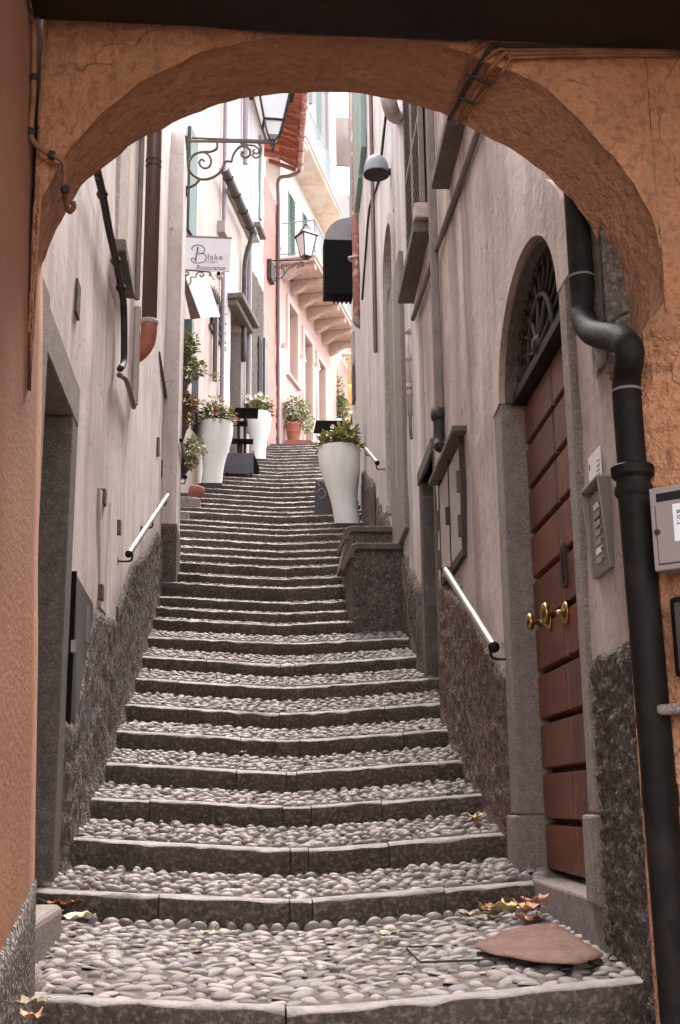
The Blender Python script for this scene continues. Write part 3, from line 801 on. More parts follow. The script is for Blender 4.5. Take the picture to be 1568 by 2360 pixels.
# black metal hatch low on the wall
mh = thing('metal_hatch', 'tall dark grey metal hatch low on the left wall', 'hatch', WL.P(195, 1680))
pts = [WL.px(176, 1322, .022), WL.px(216, 1392, .022), WL.px(211, 1686, .022), WL.px(174, 1668, .022)]
a0_, a1_ = pts[0][0], pts[1][0]
mb = MB(); mb.prism([WL.pt(a, -.02, z) for a, z in pts], WL.n * .042); obj('door_sheet', mb, 'grey_metal', mh, bevel=.004)
mb = MB(); WL.box(mb, a0_ - .014, a0_ - .003, -.01, .026, pts[3][1] - .02, pts[0][1] + .01); obj('frame', mb, 'black_paint', mh)
a, z = WL.px(183, 1490, .06); mb = MB(); WL.box(mb, a - .02, a + .03, .022, .045, z - .03, z + .03); obj('handle', mb, 'steel', mh)
for yy in (1440, 1650):
    a, z = WL.px(213, yy, .05); mb = MB(); WL.box(mb, a - .03, a + .03, .022, .036, z - .1, z + .1); obj('hinge', mb, 'grey_metal', mh)
# window with stone sill (upper) and its frame strip
wn_ = MB(); sa0, sz0 = WL.px(272, 545, .16); sa1, _ = WL.px(310, 690, .16)
zs = WL.px(290, 600, .16)[1]
sill_z = WL.px(268, 512, .16)[1]
za_, zb_ = WL.px(290, 640, .2)
a0_, z0_ = WL.px(270, 555, .0); a1_, z1_ = WL.px(305, 690, .0)
zsill = WL.px(311, 690, .09)[1]
mb = MB(); WL.box(mb, WL.px(291, 545, .09)[0], WL.px(311, 690, .09)[0], -.05, .09, zsill, zsill + .09); obj('window_sill', mb, 'stone_sill', lh, bevel=.012)
mb = MB(); WL.box(mb, WL.px(278, 400, .02)[0], WL.px(300, 400, .02)[0], -.03, .02, zsill + .09, zsill + 2.0); obj('window_surround', mb, 'stone_pale', lh)
# slit opening with splayed sides further along
mb = MB(); a0_, z0_ = WL.px(389, 790, .005); a1_, z1_ = WL.px(397, 520, .005); WL.box(mb, a0_, a1_, -.05, .006, z0_, z1_); obj('window_slit', mb, 'stone_sill', lh)
# diagonal broken plaster ridge
mb = MB(); mb.tube([WL.P(366, 812, .0), WL.P(372, 860, .01), WL.P(380, 905, .01), WL.P(384, 935, .0)], [.02, .03, .028, .02], 6); obj('plaster_ridge', mb, 'stone_sill', lh, smooth=True)
# small iron remains of hinges
for (x, y) in ((416 * .332 * 1.0 + 224, 1030), (365, 1030), (372, 1080), (176, 690)):
    a, z = WL.px(x, y); mb = MB(); WL.box(mb, a - .06, a + .06, 0, .014, z - .09, z + .09)
    obj('iron_stub', mb, 'iron_rust', lh)

# door step slab left
p0 = atX(66, 2210, -.69); 
mb = MB(); mb.box((-1.0, 4.06, zstair(4.6, -.7) - .2), (-0.655, 5.02, zstair(4.9, -.7) + .125)); obj('doorstep', mb, 'granite', lh, bevel=.03, seg=3)
mb = MB(); mb.lathe((-0.66, 4.0, zstair(4.0, -.66) - .05), [(0.10, 0), (0.095, .06), (0.07, .11), (0.03, .135)], 10, (1, 1.3)); obj('kerb_stone', mb, 'granite', lh, smooth=True)

# ================================================================== NEAR RIGHT HOUSE
rh = thing('plastered_house', 'streaked grey pink plaster house on the right with arched brown door', 'house', (1.5, 9.0, zstair(9.0, 1.5)))
DA0, DA1 = 4.44, 5.85
DZ0 = 1.243; DZS = 3.62; DZT = 4.12
ra0, rz0 = WR.px(978, 1420); ra1, rz1 = WR.px(1003, 1030)      # small recessed door
ra0 = WR.px(976, 1200)[0]; ra1 = WR.px(1005, 1200)[0]
if ra0 > ra1: ra0, ra1 = ra1, ra0
rz1 = WR.px(1003, 1040)[1]; rz0 = zstair((ra0 + ra1) / 2, 1.5) - .1
# arched opening further up: left/right px 885-916, top 500
ga0, ga1 = sorted((WR.px(893, 700)[0], WR.px(915, 700)[0])); gzt = WR.px(905, 500)[1]; gzb = WR.px(905, 1180)[1]
mb = MB()
ASPL = ra1 - .02
WR.sheet(mb, 3.56, ASPL, ZLO, 13.0, holes=[(3.4, 3.86, EZ + 1.42, 14), (DA0 - .02, DA1 + .02, DZ0 - .3, DZT + .02), (ra0, ra1, rz0, rz1), (ga0, ga1, gzb, gzt)], thick=0.6, cell=0.14, amp=0.014, nscale=1.5, seed=11)
obj('wall', mb, 'plaster_right', rh, auto=60)
mb = MB(); WR.sheet(mb, ASPL, 17.9, ZLO, 13.0, holes=[(ra0, ra1, rz0, rz1), (ga0, ga1, gzb, gzt)], thick=0.6, cell=0.14, amp=0.014, nscale=1.5, seed=11)
obj('wall', mb, 'plaster_whitish', rh, auto=60)
mb = MB(); mb.box((XRW(3.86) - .004, 3.84, EZ + 1.43), (1.75, 3.856, EZ + 3.0)); obj('wall_end_shade', mb, 'rough_base', rh)  # dark sheet over the lit wall end, shade put into its colour
mb = plinth(WR, 3.865, 4.06, lambda a: EZ + 1.5, lambda a: EZ + 2.9, out=.012, cell=.02, amp=.012, rag=.05, seed=77); obj('stain_shade_patch', mb, 'granite_dark', rh, smooth=True)  # dark stained strip, also paints the shade between pipe and soffit
# arch head filling around the door
def arch_curve(a0, a1, zs, zt, n=20):
    c = (a0 + a1) / 2; r = (a1 - a0) / 2
    return [(c - r * math.cos(PI * i / n), zs + (zt - zs) * math.sin(PI * i / n)) for i in range(n + 1)]
def arch_fill(W, a0, a1, zs, zt, ztop, o0, o1, n=20, pad=0.02):
    mb = MB(); cv = arch_curve(a0, a1, zs, zt, n)
    cv = [(a0 - pad, zs)] + cv + [(a1 + pad, zs)]
    for i in range(len(cv) - 1):
        (aa, za), (ab, zb) = cv[i], cv[i + 1]
        if abs(ab - aa) < 1e-6: continue
        p = W.pt
        mb.hexa([p(aa, o0, za), p(ab, o0, zb), p(ab, o1, zb), p(aa, o1, za), p(aa, o0, ztop), p(ab, o0, ztop), p(ab, o1, ztop), p(aa, o1, ztop)])
    return mb
obj('arch_head', arch_fill(WR, DA0, DA1, DZS, DZT, DZT + .022, -.25, 0.004), 'plaster_right', rh)
# raised plaster band around the door arch
def arch_band(W, a0, a1, zs, zt, w, o0, o1, zbase=None, n=24):
    mb = MB(); inn = arch_curve(a0, a1, zs, zt, n); outc = arch_curve(a0 - w, a1 + w, zs, zt + w, n)
    if zbase is not None:
        inn = [(a0, zbase)] + inn + [(a1, zbase)]; outc = [(a0 - w, zbase)] + outc + [(a1 + w, zbase)]
    secs = []
    for (ia, iz), (oa, oz) in zip(inn, outc):
        secs.append([W.pt(ia, o0, iz), W.pt(ia, o1, iz), W.pt(oa, o1 * .75, oz), W.pt(oa, o0, oz)])
    vs = [p for s in secs for p in s]; m = len(secs)
    fs = [(i * 4 + j, (i + 1) * 4 + j, (i + 1) * 4 + (j + 1) % 4, i * 4 + (j + 1) % 4) for i in range(m - 1) for j in range(4)] + [(3, 2, 1, 0), tuple((m - 1) * 4 + j for j in range(4))]
    return mb.add(vs, fs)
obj('door_arch_band', arch_band(WR, DA0, DA1, DZS, DZT, .24, -.02, .03), 'plaster_right', rh)
# granite jambs and sill
mb = MB(); WR.box(mb, DA1 + .001, DA1 + .21, -.3, .022, DZ0 + .28, DZS); obj('door_jamb', mb, 'granite', rh, bevel=.01)
mb = MB(); WR.box(mb, DA1 - .012, DA1 + .235, -.3, .045, zstair(5.95, 1.4) - .1, DZ0 + .275); obj('jamb_base', mb, 'granite', rh, bevel=.012)
mb = MB(); WR.box(mb, 4.32, DA0 - .001, -.3, .026, DZ0 + .30, DZS + .02); obj('door_jamb', mb, 'granite', rh, bevel=.01)
mb = MB(); WR.box(mb, 4.29, DA0 + .012, -.3, .05, DZ0 - .02, DZ0 + .295); obj('jamb_base', mb, 'granite', rh, bevel=.012)
mb = MB()
p = lambda X, Y, Z: Vector((X, Y, Z))
mb.hexa([p(1.31, 4.18, ZT[0] - .2), p(1.75, 4.18, ZT[0] - .2), p(1.75, 5.9, ZT[0] - .2), p(1.37, 5.55, ZT[0] - .2), p(1.305, 4.21, DZ0), p(1.75, 4.21, DZ0), p(1.75, 5.93, DZ0 + .0), p(1.37, 5.56, DZ0)])
obj('threshold', mb, 'granite', rh, bevel=.012)
# arch reveal in granite under the head
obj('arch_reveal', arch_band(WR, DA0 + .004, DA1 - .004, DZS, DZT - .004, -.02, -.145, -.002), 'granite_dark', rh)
# door leaves
RO = -0.10
DC = 5.19
rows_px = [2313, 2154, 2034, 1927, 1815, 1712, 1604, 1497, 1399, 1299, 1199, 1100, 1010]      # full px along far edge
zrow = [DZ0 + .012 + (DZS - DZ0 - .02) * i / 10 for i in range(11)]
def arch_z(a):
    return DZS
mb = MB(); WR.box(mb, DA0 - .1, DA1 + .02, RO - .12, RO - .055, DZ0 + .004, DZS - .01)
dback = obj('door', mb, 'door_groove', rh)
for leaf in range(2):
    a0, a1 = (DA0 - .05, DC - .006) if leaf == 0 else (DC + .006, DA1 - .002)
    for i in range(10):
        z0, z1 = zrow[i] + .004, zrow[i + 1] - .004
        mb = MB(); pp = WR.pt
        c = .014
        mb.hexa([pp(a0, RO - .05, z0), pp(a1, RO - .05, z0), pp(a1 - c, RO, z0 + c), pp(a0 + c, RO, z0 + c), pp(a0, RO - .05, z1), pp(a1, RO - .05, z1), pp(a1 - c, RO, z1 - c), pp(a0 + c, RO, z1 - c)])
        obj('panel', mb, 'door_wood', dback, bevel=.004)
# knobs: two mushroom knobs on round roses, letter slot
for (x, y, s) in ((1252, 1437, .72), (1290, 1417, .85)):
    a, z = WR.px(x + 16, y - 4, RO); nrm = WR.n
    c = WR.pt(a, RO, z)
    kmb = MB(); kmb.lathe(c, [(.062 * s, 0), (.062 * s, .008), (.045 * s, .018), (.02 * s, .024), (.014 * s, .05), (.018 * s, .075), (.05 * s, .082), (.058 * s, .095), (.05 * s, .108), (.02 * s, .116)], 20, axis=nrm)
    obj('door_knob', kmb, 'brass', dback, smooth=True)
a, z = WR.px(1304, 1303, RO); mb = MB(); WR.box(mb, a - .028, a + .028, RO - .02, RO + .014, z - .1, z + .1); ls = obj('letter_slot', mb, 'dark_frame', dback, bevel=.006)
mb = MB(); WR.box(mb, a - .012, a + .012, RO, RO + .018, z - .075, z + .075); obj('flap', mb, 'black_iron', ls)
# transom beam and fanlight grille
mb = MB(); WR.box(mb, DA0 - .05, DA1 - .003, RO - .12, RO + .06, DZS - .012, DZS + .035); obj('transom', mb, 'black_iron', rh)
mb = MB(); WR.box(mb, DA0 - .1, DA1 + .02, -.19, -.15, DZS + .03, DZT); obj('fanlight_pane', mb, 'dark_void', rh)
gr = obj('fanlight_grille', MB().tube([WR.pt(DC - .27 * math.cos(PI * i / 14), -.06, DZS + .035 + .27 * math.sin(PI * i / 14)) for i in range(15)], .014, 6), 'iron', rh, smooth=True)
for i in range(13):
    t = PI * (i + .5) / 13
    mb = MB(); mb.tube([WR.pt(DC - .26 * math.cos(t), -.07, DZS + .035 + .26 * math.sin(t)), WR.pt(DC - .61 * math.cos(t), -.075, DZS + .035 + .5 * math.sin(t))], .009, 6); obj('bar', mb, 'iron', gr, smooth=True)
    cc = (DC - .54 * math.cos(t), DZS + .035 + .44 * math.sin(t))
    mb = MB(); mb.tube([WR.pt(cc[0] + .035 * math.cos(q * PI / 4), -.06, cc[1] + .035 * math.sin(q * PI / 4)) for q in range(9)], .007, 5); obj('ring', mb, 'iron', gr, smooth=True)
for i in range(5):
    t = PI * (i + .5) / 5
    mb = MB(); mb.tube([WR.pt(DC, -.055, DZS + .04), WR.pt(DC - .26 * math.cos(t), -.06, DZS + .035 + .26 * math.sin(t))], [.02, .009], 6); obj('bar', mb, 'iron', gr, smooth=True)
mb = MB(); mb.lathe(WR.pt(DC, -.05, DZS + .07), [(.05, -.04), (.055, 0), (.03, .03)], 12, axis=WR.n); obj('boss', mb, 'iron', gr, smooth=True)
# plinths: rough base beyond the door, roughcast beside the drainpipe
tr = [(1013, 1327), (1038, 1363), (1085, 1406), (1121, 1489), (1146, 1522), (1179, 1576)]
ztr = pwl([WR.px(x, y, .02) for x, y in tr])
mb = plinth(WR, DA1 + .215, ra0 - .12, lambda a: zstair(a, 1.4) - .12, ztr, out=0.03, cell=0.03, amp=0.016, rag=0.02, seed=21, flare=.03, nf=16)
obj('plinth', mb, 'rough_base_red', rh, smooth=True)
zrc = pwl([WR.px(1388, 1500, .03), WR.px(1455, 1480, .03)])
mb = plinth(WR, 3.52, 4.285, lambda a: zstair(a, 1.3) - .4, lambda a: zrc(a), out=0.03, cell=0.016, amp=0.02, rag=0.05, seed=31, nf=24)
obj('plinth', mb, 'roughcast', rh, smooth=True)
# short return of the wall up to the pipe
# small recessed door beyond the cabinet
rd = thing('recessed_door', 'narrow dark door recess in the right wall beyond the meter cabinet', 'door', WR.pt((ra0 + ra1) / 2, 0, rz0))
mb = MB(); WR.box(mb, ra0, ra1, -.42, -.34, rz0, rz1); obj('leaf', mb, 'dark_frame', rd)
mb = MB(); WR.box(mb, ra0 - .06, ra0, -.3, .012, rz0, rz1 + .02); obj('jamb', mb, 'granite_dark', rd)
mb = MB(); WR.box(mb, ra1, ra1 + .14, -.3, .016, rz0, rz1 + .05); obj('jamb', mb, 'stone_sill', rd, bevel=.01)
mb = MB(); WR.box(mb, ra0 - .06, ra1 + .14, -.3, .03, rz1, rz1 + .12); obj('lintel', mb, 'stone_sill', rd, bevel=.01)
# far part: rough plinth up to the second handrail, granite pilaster, arched gate
mb = plinth(WR, ra1 + .15, 15.0, lambda a: zstair(a, 1.7) - .1, lambda a: zstair(a, 1.7) + .75, out=0.03, cell=0.06, amp=0.02, rag=0.06, seed=41)
obj('plinth', mb, 'rough_base', rh, smooth=True)
pa0, pa1 = sorted((WR.px(897, 900, .05)[0], WR.px(925, 900, .05)[0]))
obj('gate_arch_stone', arch_band(WR, ga0, ga1, gzt - .45, gzt, .12, -.05, .05, zbase=gzb), 'stone_pale', rh)
mb = MB(); WR.box(mb, pa0, pa1 + .02, -.05, .045, gzb - .6, WR.px(905, 640, .05)[1]); obj('pilaster', mb, 'granite', rh, bevel=.01)
mb = MB(); WR.box(mb, ga0, ga1, -.5, -.45, gzb, gzt); obj('gate', mb, 'dark_void', rh)
mb = plinth(WR, 15.2, 17.9, lambda a: zstair(a, 1.9) - .1, pwl([WR.px(835, 1085, .03), WR.px(890, 1150, .03)]), out=0.04, cell=0.06, amp=0.02, rag=0.04, seed=43)
obj('plinth', mb, 'rough_base', rh, smooth=True)

# ================================================================== LEFT HOUSES FURTHER UP
ZM = 2.5
def wbox(W, name, m, parent, x0, x1, yref, o0, o1, z0, z1, bevel=0, **kw):
    a0, a1 = sorted((W.px(x0, yref, o1)[0], W.px(x1, yref, o1)[0])); mb = MB(); W.box(mb, a0, a1, o0, o1, z0, z1)
    return obj(name, mb, m, parent, bevel=bevel, **kw)
def zpx(W, x, y, out=0.0): return W.px(x, y, out)[1]
# house with the restaurant sign
h2 = thing('beige_house', 'beige plaster house behind the hanging restaurant sign', 'house', WB.pt(17, 0, zstair(17, -.7)))
mb = MB(); WB.sheet(mb, 13.6, A519, ZM, 17.5, thick=.4, cell=.3, amp=.015, seed=51); obj('wall', mb, 'plaster_beige', h2, auto=60)
# dark green shutter high up and a small window with iron grille
a0, a1 = sorted((WB.px(428, 500)[0], WB.px(446, 500)[0])); z0, z1 = zpx(WB, 437, 545), zpx(WB, 437, 300)
sh = obj('shutter', MB().hexa([WB.pt(a0, .01, z0), WB.pt(a1, .01, z0), WB.pt(a1, .07, z0), WB.pt(a0, .07, z0), WB.pt(a0, .01, z1), WB.pt(a1, .01, z1), WB.pt(a1, .07, z1), WB.pt(a0, .07, z1)]), 'shutter_dark_green', h2)
mb = MB(); WB.box(mb, a1 + .01, a1 + .12, 0, .05, z0, z1); obj('window_frame', mb, 'plaster_cream', h2)
wx0, wx1 = WB.px(484, 720)[0], WB.px(514, 720)[0]
zt0, zb0 = zpx(WB, 497, 690), zpx(WB, 510, 790)
zt0 = zpx(WB, 484, 655); 
mb = MB(); WB.box(mb, wx0, wx1, -.02, .012, zb0, zt0); wd = obj('window', mb, 'dark_void', h2)
for i in range(7):
    a = wx0 + (wx1 - wx0) * (i + .5) / 7; mb = MB(); mb.tube([WB.pt(a, .06, zb0 - .02), WB.pt(a, .06, zt0)], .014, 6); obj('bar', mb, 'iron_rust', wd)
for i in range(4):
    z = zb0 + (zt0 - zb0) * (i + .2) / 4; mb = MB(); mb.tube([WB.pt(wx0 - .03, .06, z), WB.pt(wx1 + .03, .06, z)], .014, 6); obj('bar', mb, 'iron_rust', wd)
mb = MB(); WB.box(mb, wx0 - .08, wx1 + .1, 0, .05, zb0 - .1, zb0 - .02); obj('sill', mb, 'stone_sill', wd)
# little door with dark green shutter leaf behind the hanging pots
wbox(WB, 'door', 'dark_void', h2, 443, 458, 880, -.02, .01, zpx(WB, 450, 1000), zpx(WB, 446, 830))
wbox(WB, 'shutter', 'shutter_dark_green', h2, 441, 446, 840, .01, .3, zpx(WB, 444, 880), zpx(WB, 444, 795))
# lower house with copper gutter and stone door hood
h3 = thing('low_house', 'small ochre house under the dark copper gutter on the left', 'house', WB.pt(24.2, 0, zstair(24.2, .2)))
zg = zpx(WB, 550, 470, .15)
mb = MB(); WB.sheet(mb, A519 + .02, A577, 4.5, zg, thick=.5, cell=.3, amp=.012, seed=53, holes=[(WB.px(531, 850)[0], WB.px(553, 850)[0], 4.5, zpx(WB, 531, 700))]); obj('wall', mb, 'plaster_beige', h3, auto=60)
da0, da1 = WB.px(531, 850)[0], WB.px(553, 850)[0]; dzt = zpx(WB, 531, 700)
mb = MB(); WB.box(mb, da0 - .01, da1 + .02, -.45, -.35, 4.5, dzt + .05); obj('door', mb, 'dark_frame', h3)
mb = MB(); WB.box(mb, da1 - .02, da1 + .3, -.3, .03, 4.5, dzt - .25); obj('door_jamb', mb, 'granite', h3)
mb = MB(); WB.box(mb, da0 - .3, da1 + .5, -.02, .32, dzt + .02, dzt + .14); hd = obj('door_hood', mb, 'stone_sill', h3, bevel=.02)
mb = MB(); WB.box(mb, da0 - .25, da1 + .45, -.02, .2, dzt - .12, dzt + .018); obj('hood_moulding', mb, 'stone_sill', hd, bevel=.02)
mb = MB(); WB.box(mb, A519, A577 + .1, -.5, .2, zg + .1, zg + .18); obj('eave', mb, 'plaster_beige', h3)
# copper gutter
cg = thing('copper_gutter', 'dark weathered copper gutter sloping in view above the ochre house', 'gutter', WB.pt(24.2, .2, zg))
pth = [WB.P(517, 360, .25), WB.P(584, 560, .25)]
zz = (pth[0].z + pth[1].z) / 2
A0, A1 = WB.px(517, 360, .25)[0], WB.px(584, 560, .25)[0]
mb = MB(); rows = []
for a in (A0, A1):
    rows.append([WB.pt(a, .25 + .1 * math.cos(PI + PI * i / 10), zz + .1 * math.sin(PI + PI * i / 10)) for i in range(11)] + [WB.pt(a, .25 + .09 * math.cos(PI * 2 - PI * i / 10), zz + .01 + .09 * math.sin(2 * PI - PI * i / 10)) for i in range(11)])
mb.grid(rows); mb.add(rows[0], [tuple(range(22))]); mb.add(rows[1], [tuple(range(22))])
obj('trough', mb, 'copper_gutter', cg, smooth=True)
for i in range(4):
    a = A0 + (A1 - A0) * (i + .5) / 4; mb = MB(); mb.tube([WB.pt(a, .25 + .108 * math.cos(PI + PI * q / 8), zz + .108 * math.sin(PI + PI * q / 8)) for q in range(9)], .012, 5); obj('bracket', mb, 'iron', cg)
mb = MB(); zd = zstair(23.3, .4); mb.tube(smooth_path([WB.pt(A1 - .1, .25, zz - .08), WB.pt(A1 - .1, .2, zz - .3), WB.pt(A1 - .1, .1, zz - .7), WB.pt(A1 - .1, .08, zz - 1.4), WB.pt(A1 - .1, .08, zpx(WB, 570, 860))], 4), .055, 8); obj('downpipe', mb, 'copper_gutter', cg, smooth=True)
# tall pale house behind and above
h4 = thing('pale_house', 'tall pale lavender house rising above the ochre house', 'house', WB.pt(26, 0, zstair(26, .6)))
mb = MB(); WB.sheet(mb, A519 + .02, A577 + .02, zg + .2, 19.0, thick=.5, cell=.4, amp=.01, seed=55, out=-.02); 
WB.sheet(mb, A577 + .02, A605, 5.5, 19.0, thick=.5, cell=.3, amp=.012, seed=56); obj('wall', mb, 'plaster_pale', h4, auto=60)
wbox(WB, 'window_sill', 'stone_sill', h4, 600, 614, 500, 0, .25, zpx(WB, 606, 535, .25), zpx(WB, 606, 535, .25) + .12, bevel=.015)
wbox(WB, 'shutter', 'shutter_green', h4, 601, 605, 400, .0, .05, zpx(WB, 604, 520), zpx(WB, 604, 330))
mb = plinth(WB, A577 + .03, A605, lambda a: zstair(a, .6) - .2, lambda a: zpx(WB, 590, 640), out=.03, cell=.08, amp=.02, rag=.1, seed=57); obj('plinth', mb, 'rough_base', h4, smooth=True)
wbox(WB, 'door', 'dark_void', h4, 597, 604, 850, .0, .06, zstair(25.9, .6) - .1, zpx(WB, 600, 790))
# red house at the bend
h5 = thing('red_house', 'salmon red plaster house at the bend below tiled eaves', 'house', WB.pt(27.3, 0, zstair(27, .9)))
a6 = WB.px(640, 700)[0]
mb = MB(); WB.sheet(mb, A605, A640, 6.0, 16.6, thick=.5, cell=.25, amp=.03, seed=58); obj('wall', mb, 'plaster_red', h5, auto=60)
wbox(WB, 'door', 'dark_grey', h5, 611, 618, 860, .0, .06, zstair(27, .7) - .2, zpx(WB, 612, 790))
mb = plinth(WB, A605 + .02, A640, lambda a: zstair(min(a, 26), .9) - .3, pwl([(A605, zpx(WB, 625, 760)), (A640, zpx(WB, 640, 900))]), out=.03, cell=.1, amp=.03, rag=.12, seed=59); obj('plinth', mb, 'plaster_red', h5, smooth=True)
wbox(WB, 'window_board', 'dark_frame', h5, 626, 634, 690, .0, .12, zpx(WB, 630, 672), zpx(WB, 630, 630))
# tiled eaves: rows of tiles seen from below, rafters, gutter
GY1 = A640 + .05; GY0 = GY1 - 4.2
gp1 = atY(692, 395, GY1); zge = gp1.z; gx1 = gp1.x; gx0 = atY(705, 150, GY0).x
def gx(Y): return gx0 + (gx1 - gx0) * (Y - GY0) / (GY1 - GY0)
nrow = 15
for i in range(nrow):
    w = (GY1 - GY0 - .2) / nrow; Y = GY0 + .1 + w * i
    xin = gx(Y) - .55; xout = gx(Y) - .01
    mb = MB(); secs = []
    for (X, dz) in ((xin, .30), (xout, 0.02)):
        secs.append([Vector((X, Y + w * .5 - w * .5 * math.cos(PI * q / 8), zge + dz + .055 * math.sin(PI * q / 8))) for q in range(9)])
    rows2 = [r + [p + Vector((0, 0, -.02)) for p in reversed(r)] + [r[0]] for r in secs]
    mb.grid(rows2)
    obj('roof_tile', mb, 'roof_tile', h5, auto=40)
for i in range(8):
    Y = GY0 + .3 + i * .52; xin = WB.pt(Y, 0, 0).x - .2; xo = gx(Y) - .12
    mb = MB(); mb.hexa([(xin, Y, zge + .10), (xo, Y, zge - .13), (xo, Y + .07, zge - .13), (xin, Y + .07, zge + .10), (xin, Y, zge + .2), (xo, Y, zge - .04), (xo, Y + .07, zge - .04), (xin, Y + .07, zge + .2)]); obj('rafter', mb, 'terracotta_dark', h5)
mb = MB(); mb.box((gx0 - 1.6, GY0, zge + .38), (gx0 - .15, GY1, zge + .44)); obj('roof', mb, 'roof_tile', h5)
gt = thing('roof_gutter', 'salmon painted gutter along the tiled eaves of the red house', 'gutter', (gx1, GY1 - 2, zge))
mb = MB(); mb.tube([(gx0, GY0, zge), (gx1, GY1, zge)], .075, 10); obj('trough', mb, 'pink_pipe', gt, smooth=True)
for i in range(6):
    Y = GY0 + .5 + i * .65; mb = MB(); mb.tube([(gx(Y) + .08 * math.cos(q * PI / 6), Y, zge + .08 * math.sin(q * PI / 6)) for q in range(13)], .010, 5); obj('bracket', mb, 'terracotta_dark', gt)
dY = A640 - .25; dpx = atY(641, 900, dY)
mb = MB(); mb.tube(smooth_path([(gx1, GY1 - .05, zge), (gx1 - .09, GY1 - .1, zge - .12), (gx1 - .3, GY1 - .2, zge - .26), (dpx.x, dY, zge - .45), (dpx.x, dY, zge - 1.2), (dpx.x, dY, (zge + TOPZ) / 2), (dpx.x, dY, TOPZ - .35)], 4), .05, 8); obj('downpipe', mb, 'brown_pipe', gt, smooth=True)

# ================================================================== PINK HOUSE with balconies at the top
pk = thing('pink_house', 'salmon pink house with stone balconies at the head of the stairs', 'house', WD.pt(31, 0, TOPZ))
op = [((664, 684), 696, 883), ((700, 718), 769, 925), ((732, 748), 826, 972)]
holes = []
for (x0, x1), yt, yb in op:
    a0, a1 = WD.px(x0, (yt + yb) / 2)[0], WD.px(x1, (yt + yb) / 2)[0]
    holes.append((a0, a1, max(TOPZ, zpx(WD, x0, yb - 30)), zpx(WD, x0, yt)))
holes[1] = (holes[1][0], holes[1][1], TOPZ + .02, holes[1][3]); holes[2] = (holes[2][0], holes[2][1], TOPZ + .02, holes[2][3])
up_h = [(27.6, 28.4, EZ + 12.0, EZ + 13.7)]
zbal = atY(700, 640, 27.0 + DA).z + .25
zmidw = zbal + .1
mb = MB(); WD.sheet(mb, A640 + .02, 36.5, TOPZ - .3, zmidw, thick=.35, cell=.5, holes=holes); obj('wall', mb, 'plaster_pink', pk)
sx0, sx1 = WD.px(664, 420)[0], WD.px(678, 420)[0]
mb = MB(); WD.sheet(mb, A640 + .02, 36.5, zmidw, 20.5, thick=.35, cell=.5); obj('wall', mb, 'plaster_cream', pk)
for i, (a0, a1, z0, z1) in enumerate(holes):
    mb = MB(); WD.box(mb, a0 - .02, a1 + .02, -.32, -.27, z0 - .02, z1 + .02); w = obj('window' if i == 0 else 'door', mb, 'window_glass', pk)
    for (b0, b1) in ((a0, a0 + .07), (a1 - .07, a1), ((a0 + a1) / 2 - .04, (a0 + a1) / 2 + .04)):
        mb = MB(); WD.box(mb, b0, b1, -.27, -.22, z0, z1); obj('frame_bar', mb, 'brown_pipe' if i else 'pink_frame', w)
    tw = .17
    for (b0, b1, c0, c1) in ((a0 - tw, a0 - .002, z0 - (.12 if i == 0 else 0), z1 + tw), (a1 + .002, a1 + tw, z0 - (.12 if i == 0 else 0), z1 + tw), (a0 - .002, a1 + .002, z1 + .002, z1 + tw)):
        mb = MB(); WD.box(mb, b0, b1, -.02, .05, c0, c1); obj('surround', mb, 'pink_frame', pk, bevel=.01)
    if i == 0:
        mb = MB(); WD.box(mb, a0 - tw - .04, a1 + tw + .04, -.02, .09, z0 - .2, z0 - .12); obj('window_sill', mb, 'pink_frame', pk, bevel=.01)
# green louvred shutters on the upper floor
for (x0, x1, yt, yb, mm) in ((664, 678, 440, 640, 'shutter_green'), (697, 706, 488, 525, 'shutter_green')):
    a0, a1 = WD.px(x0, 500)[0], WD.px(x1, 500)[0]; zt_, zb_ = zpx(WD, x0, yt), zpx(WD, x0, yb)
    mb = MB(); WD.box(mb, a0, a1, 0, .03, zb_, zt_); s_ = obj('shutter', mb, mm, pk)
    nn = 22 if yb - yt > 100 else 6
    for k in range(nn):
        z = zb_ + (zt_ - zb_) * (k + .3) / nn; mb = MB(); mb.hexa([WD.pt(a0 + .05, .03, z), WD.pt(a1 - .05, .03, z), WD.pt(a1 - .05, .075, z - .04), WD.pt(a0 + .05, .075, z - .04), WD.pt(a0 + .05, .03, z + .02), WD.pt(a1 - .05, .03, z + .02), WD.pt(a1 - .05, .075, z - .02), WD.pt(a0 + .05, .075, z - .02)]); obj('slat', mb, mm, s_)
mb = MB(); WD.box(mb, A640 + .03, A640 + .25, 0, .06, zmidw + .3, 20.4); obj('corner_strip', mb, 'plaster_cream', pk)
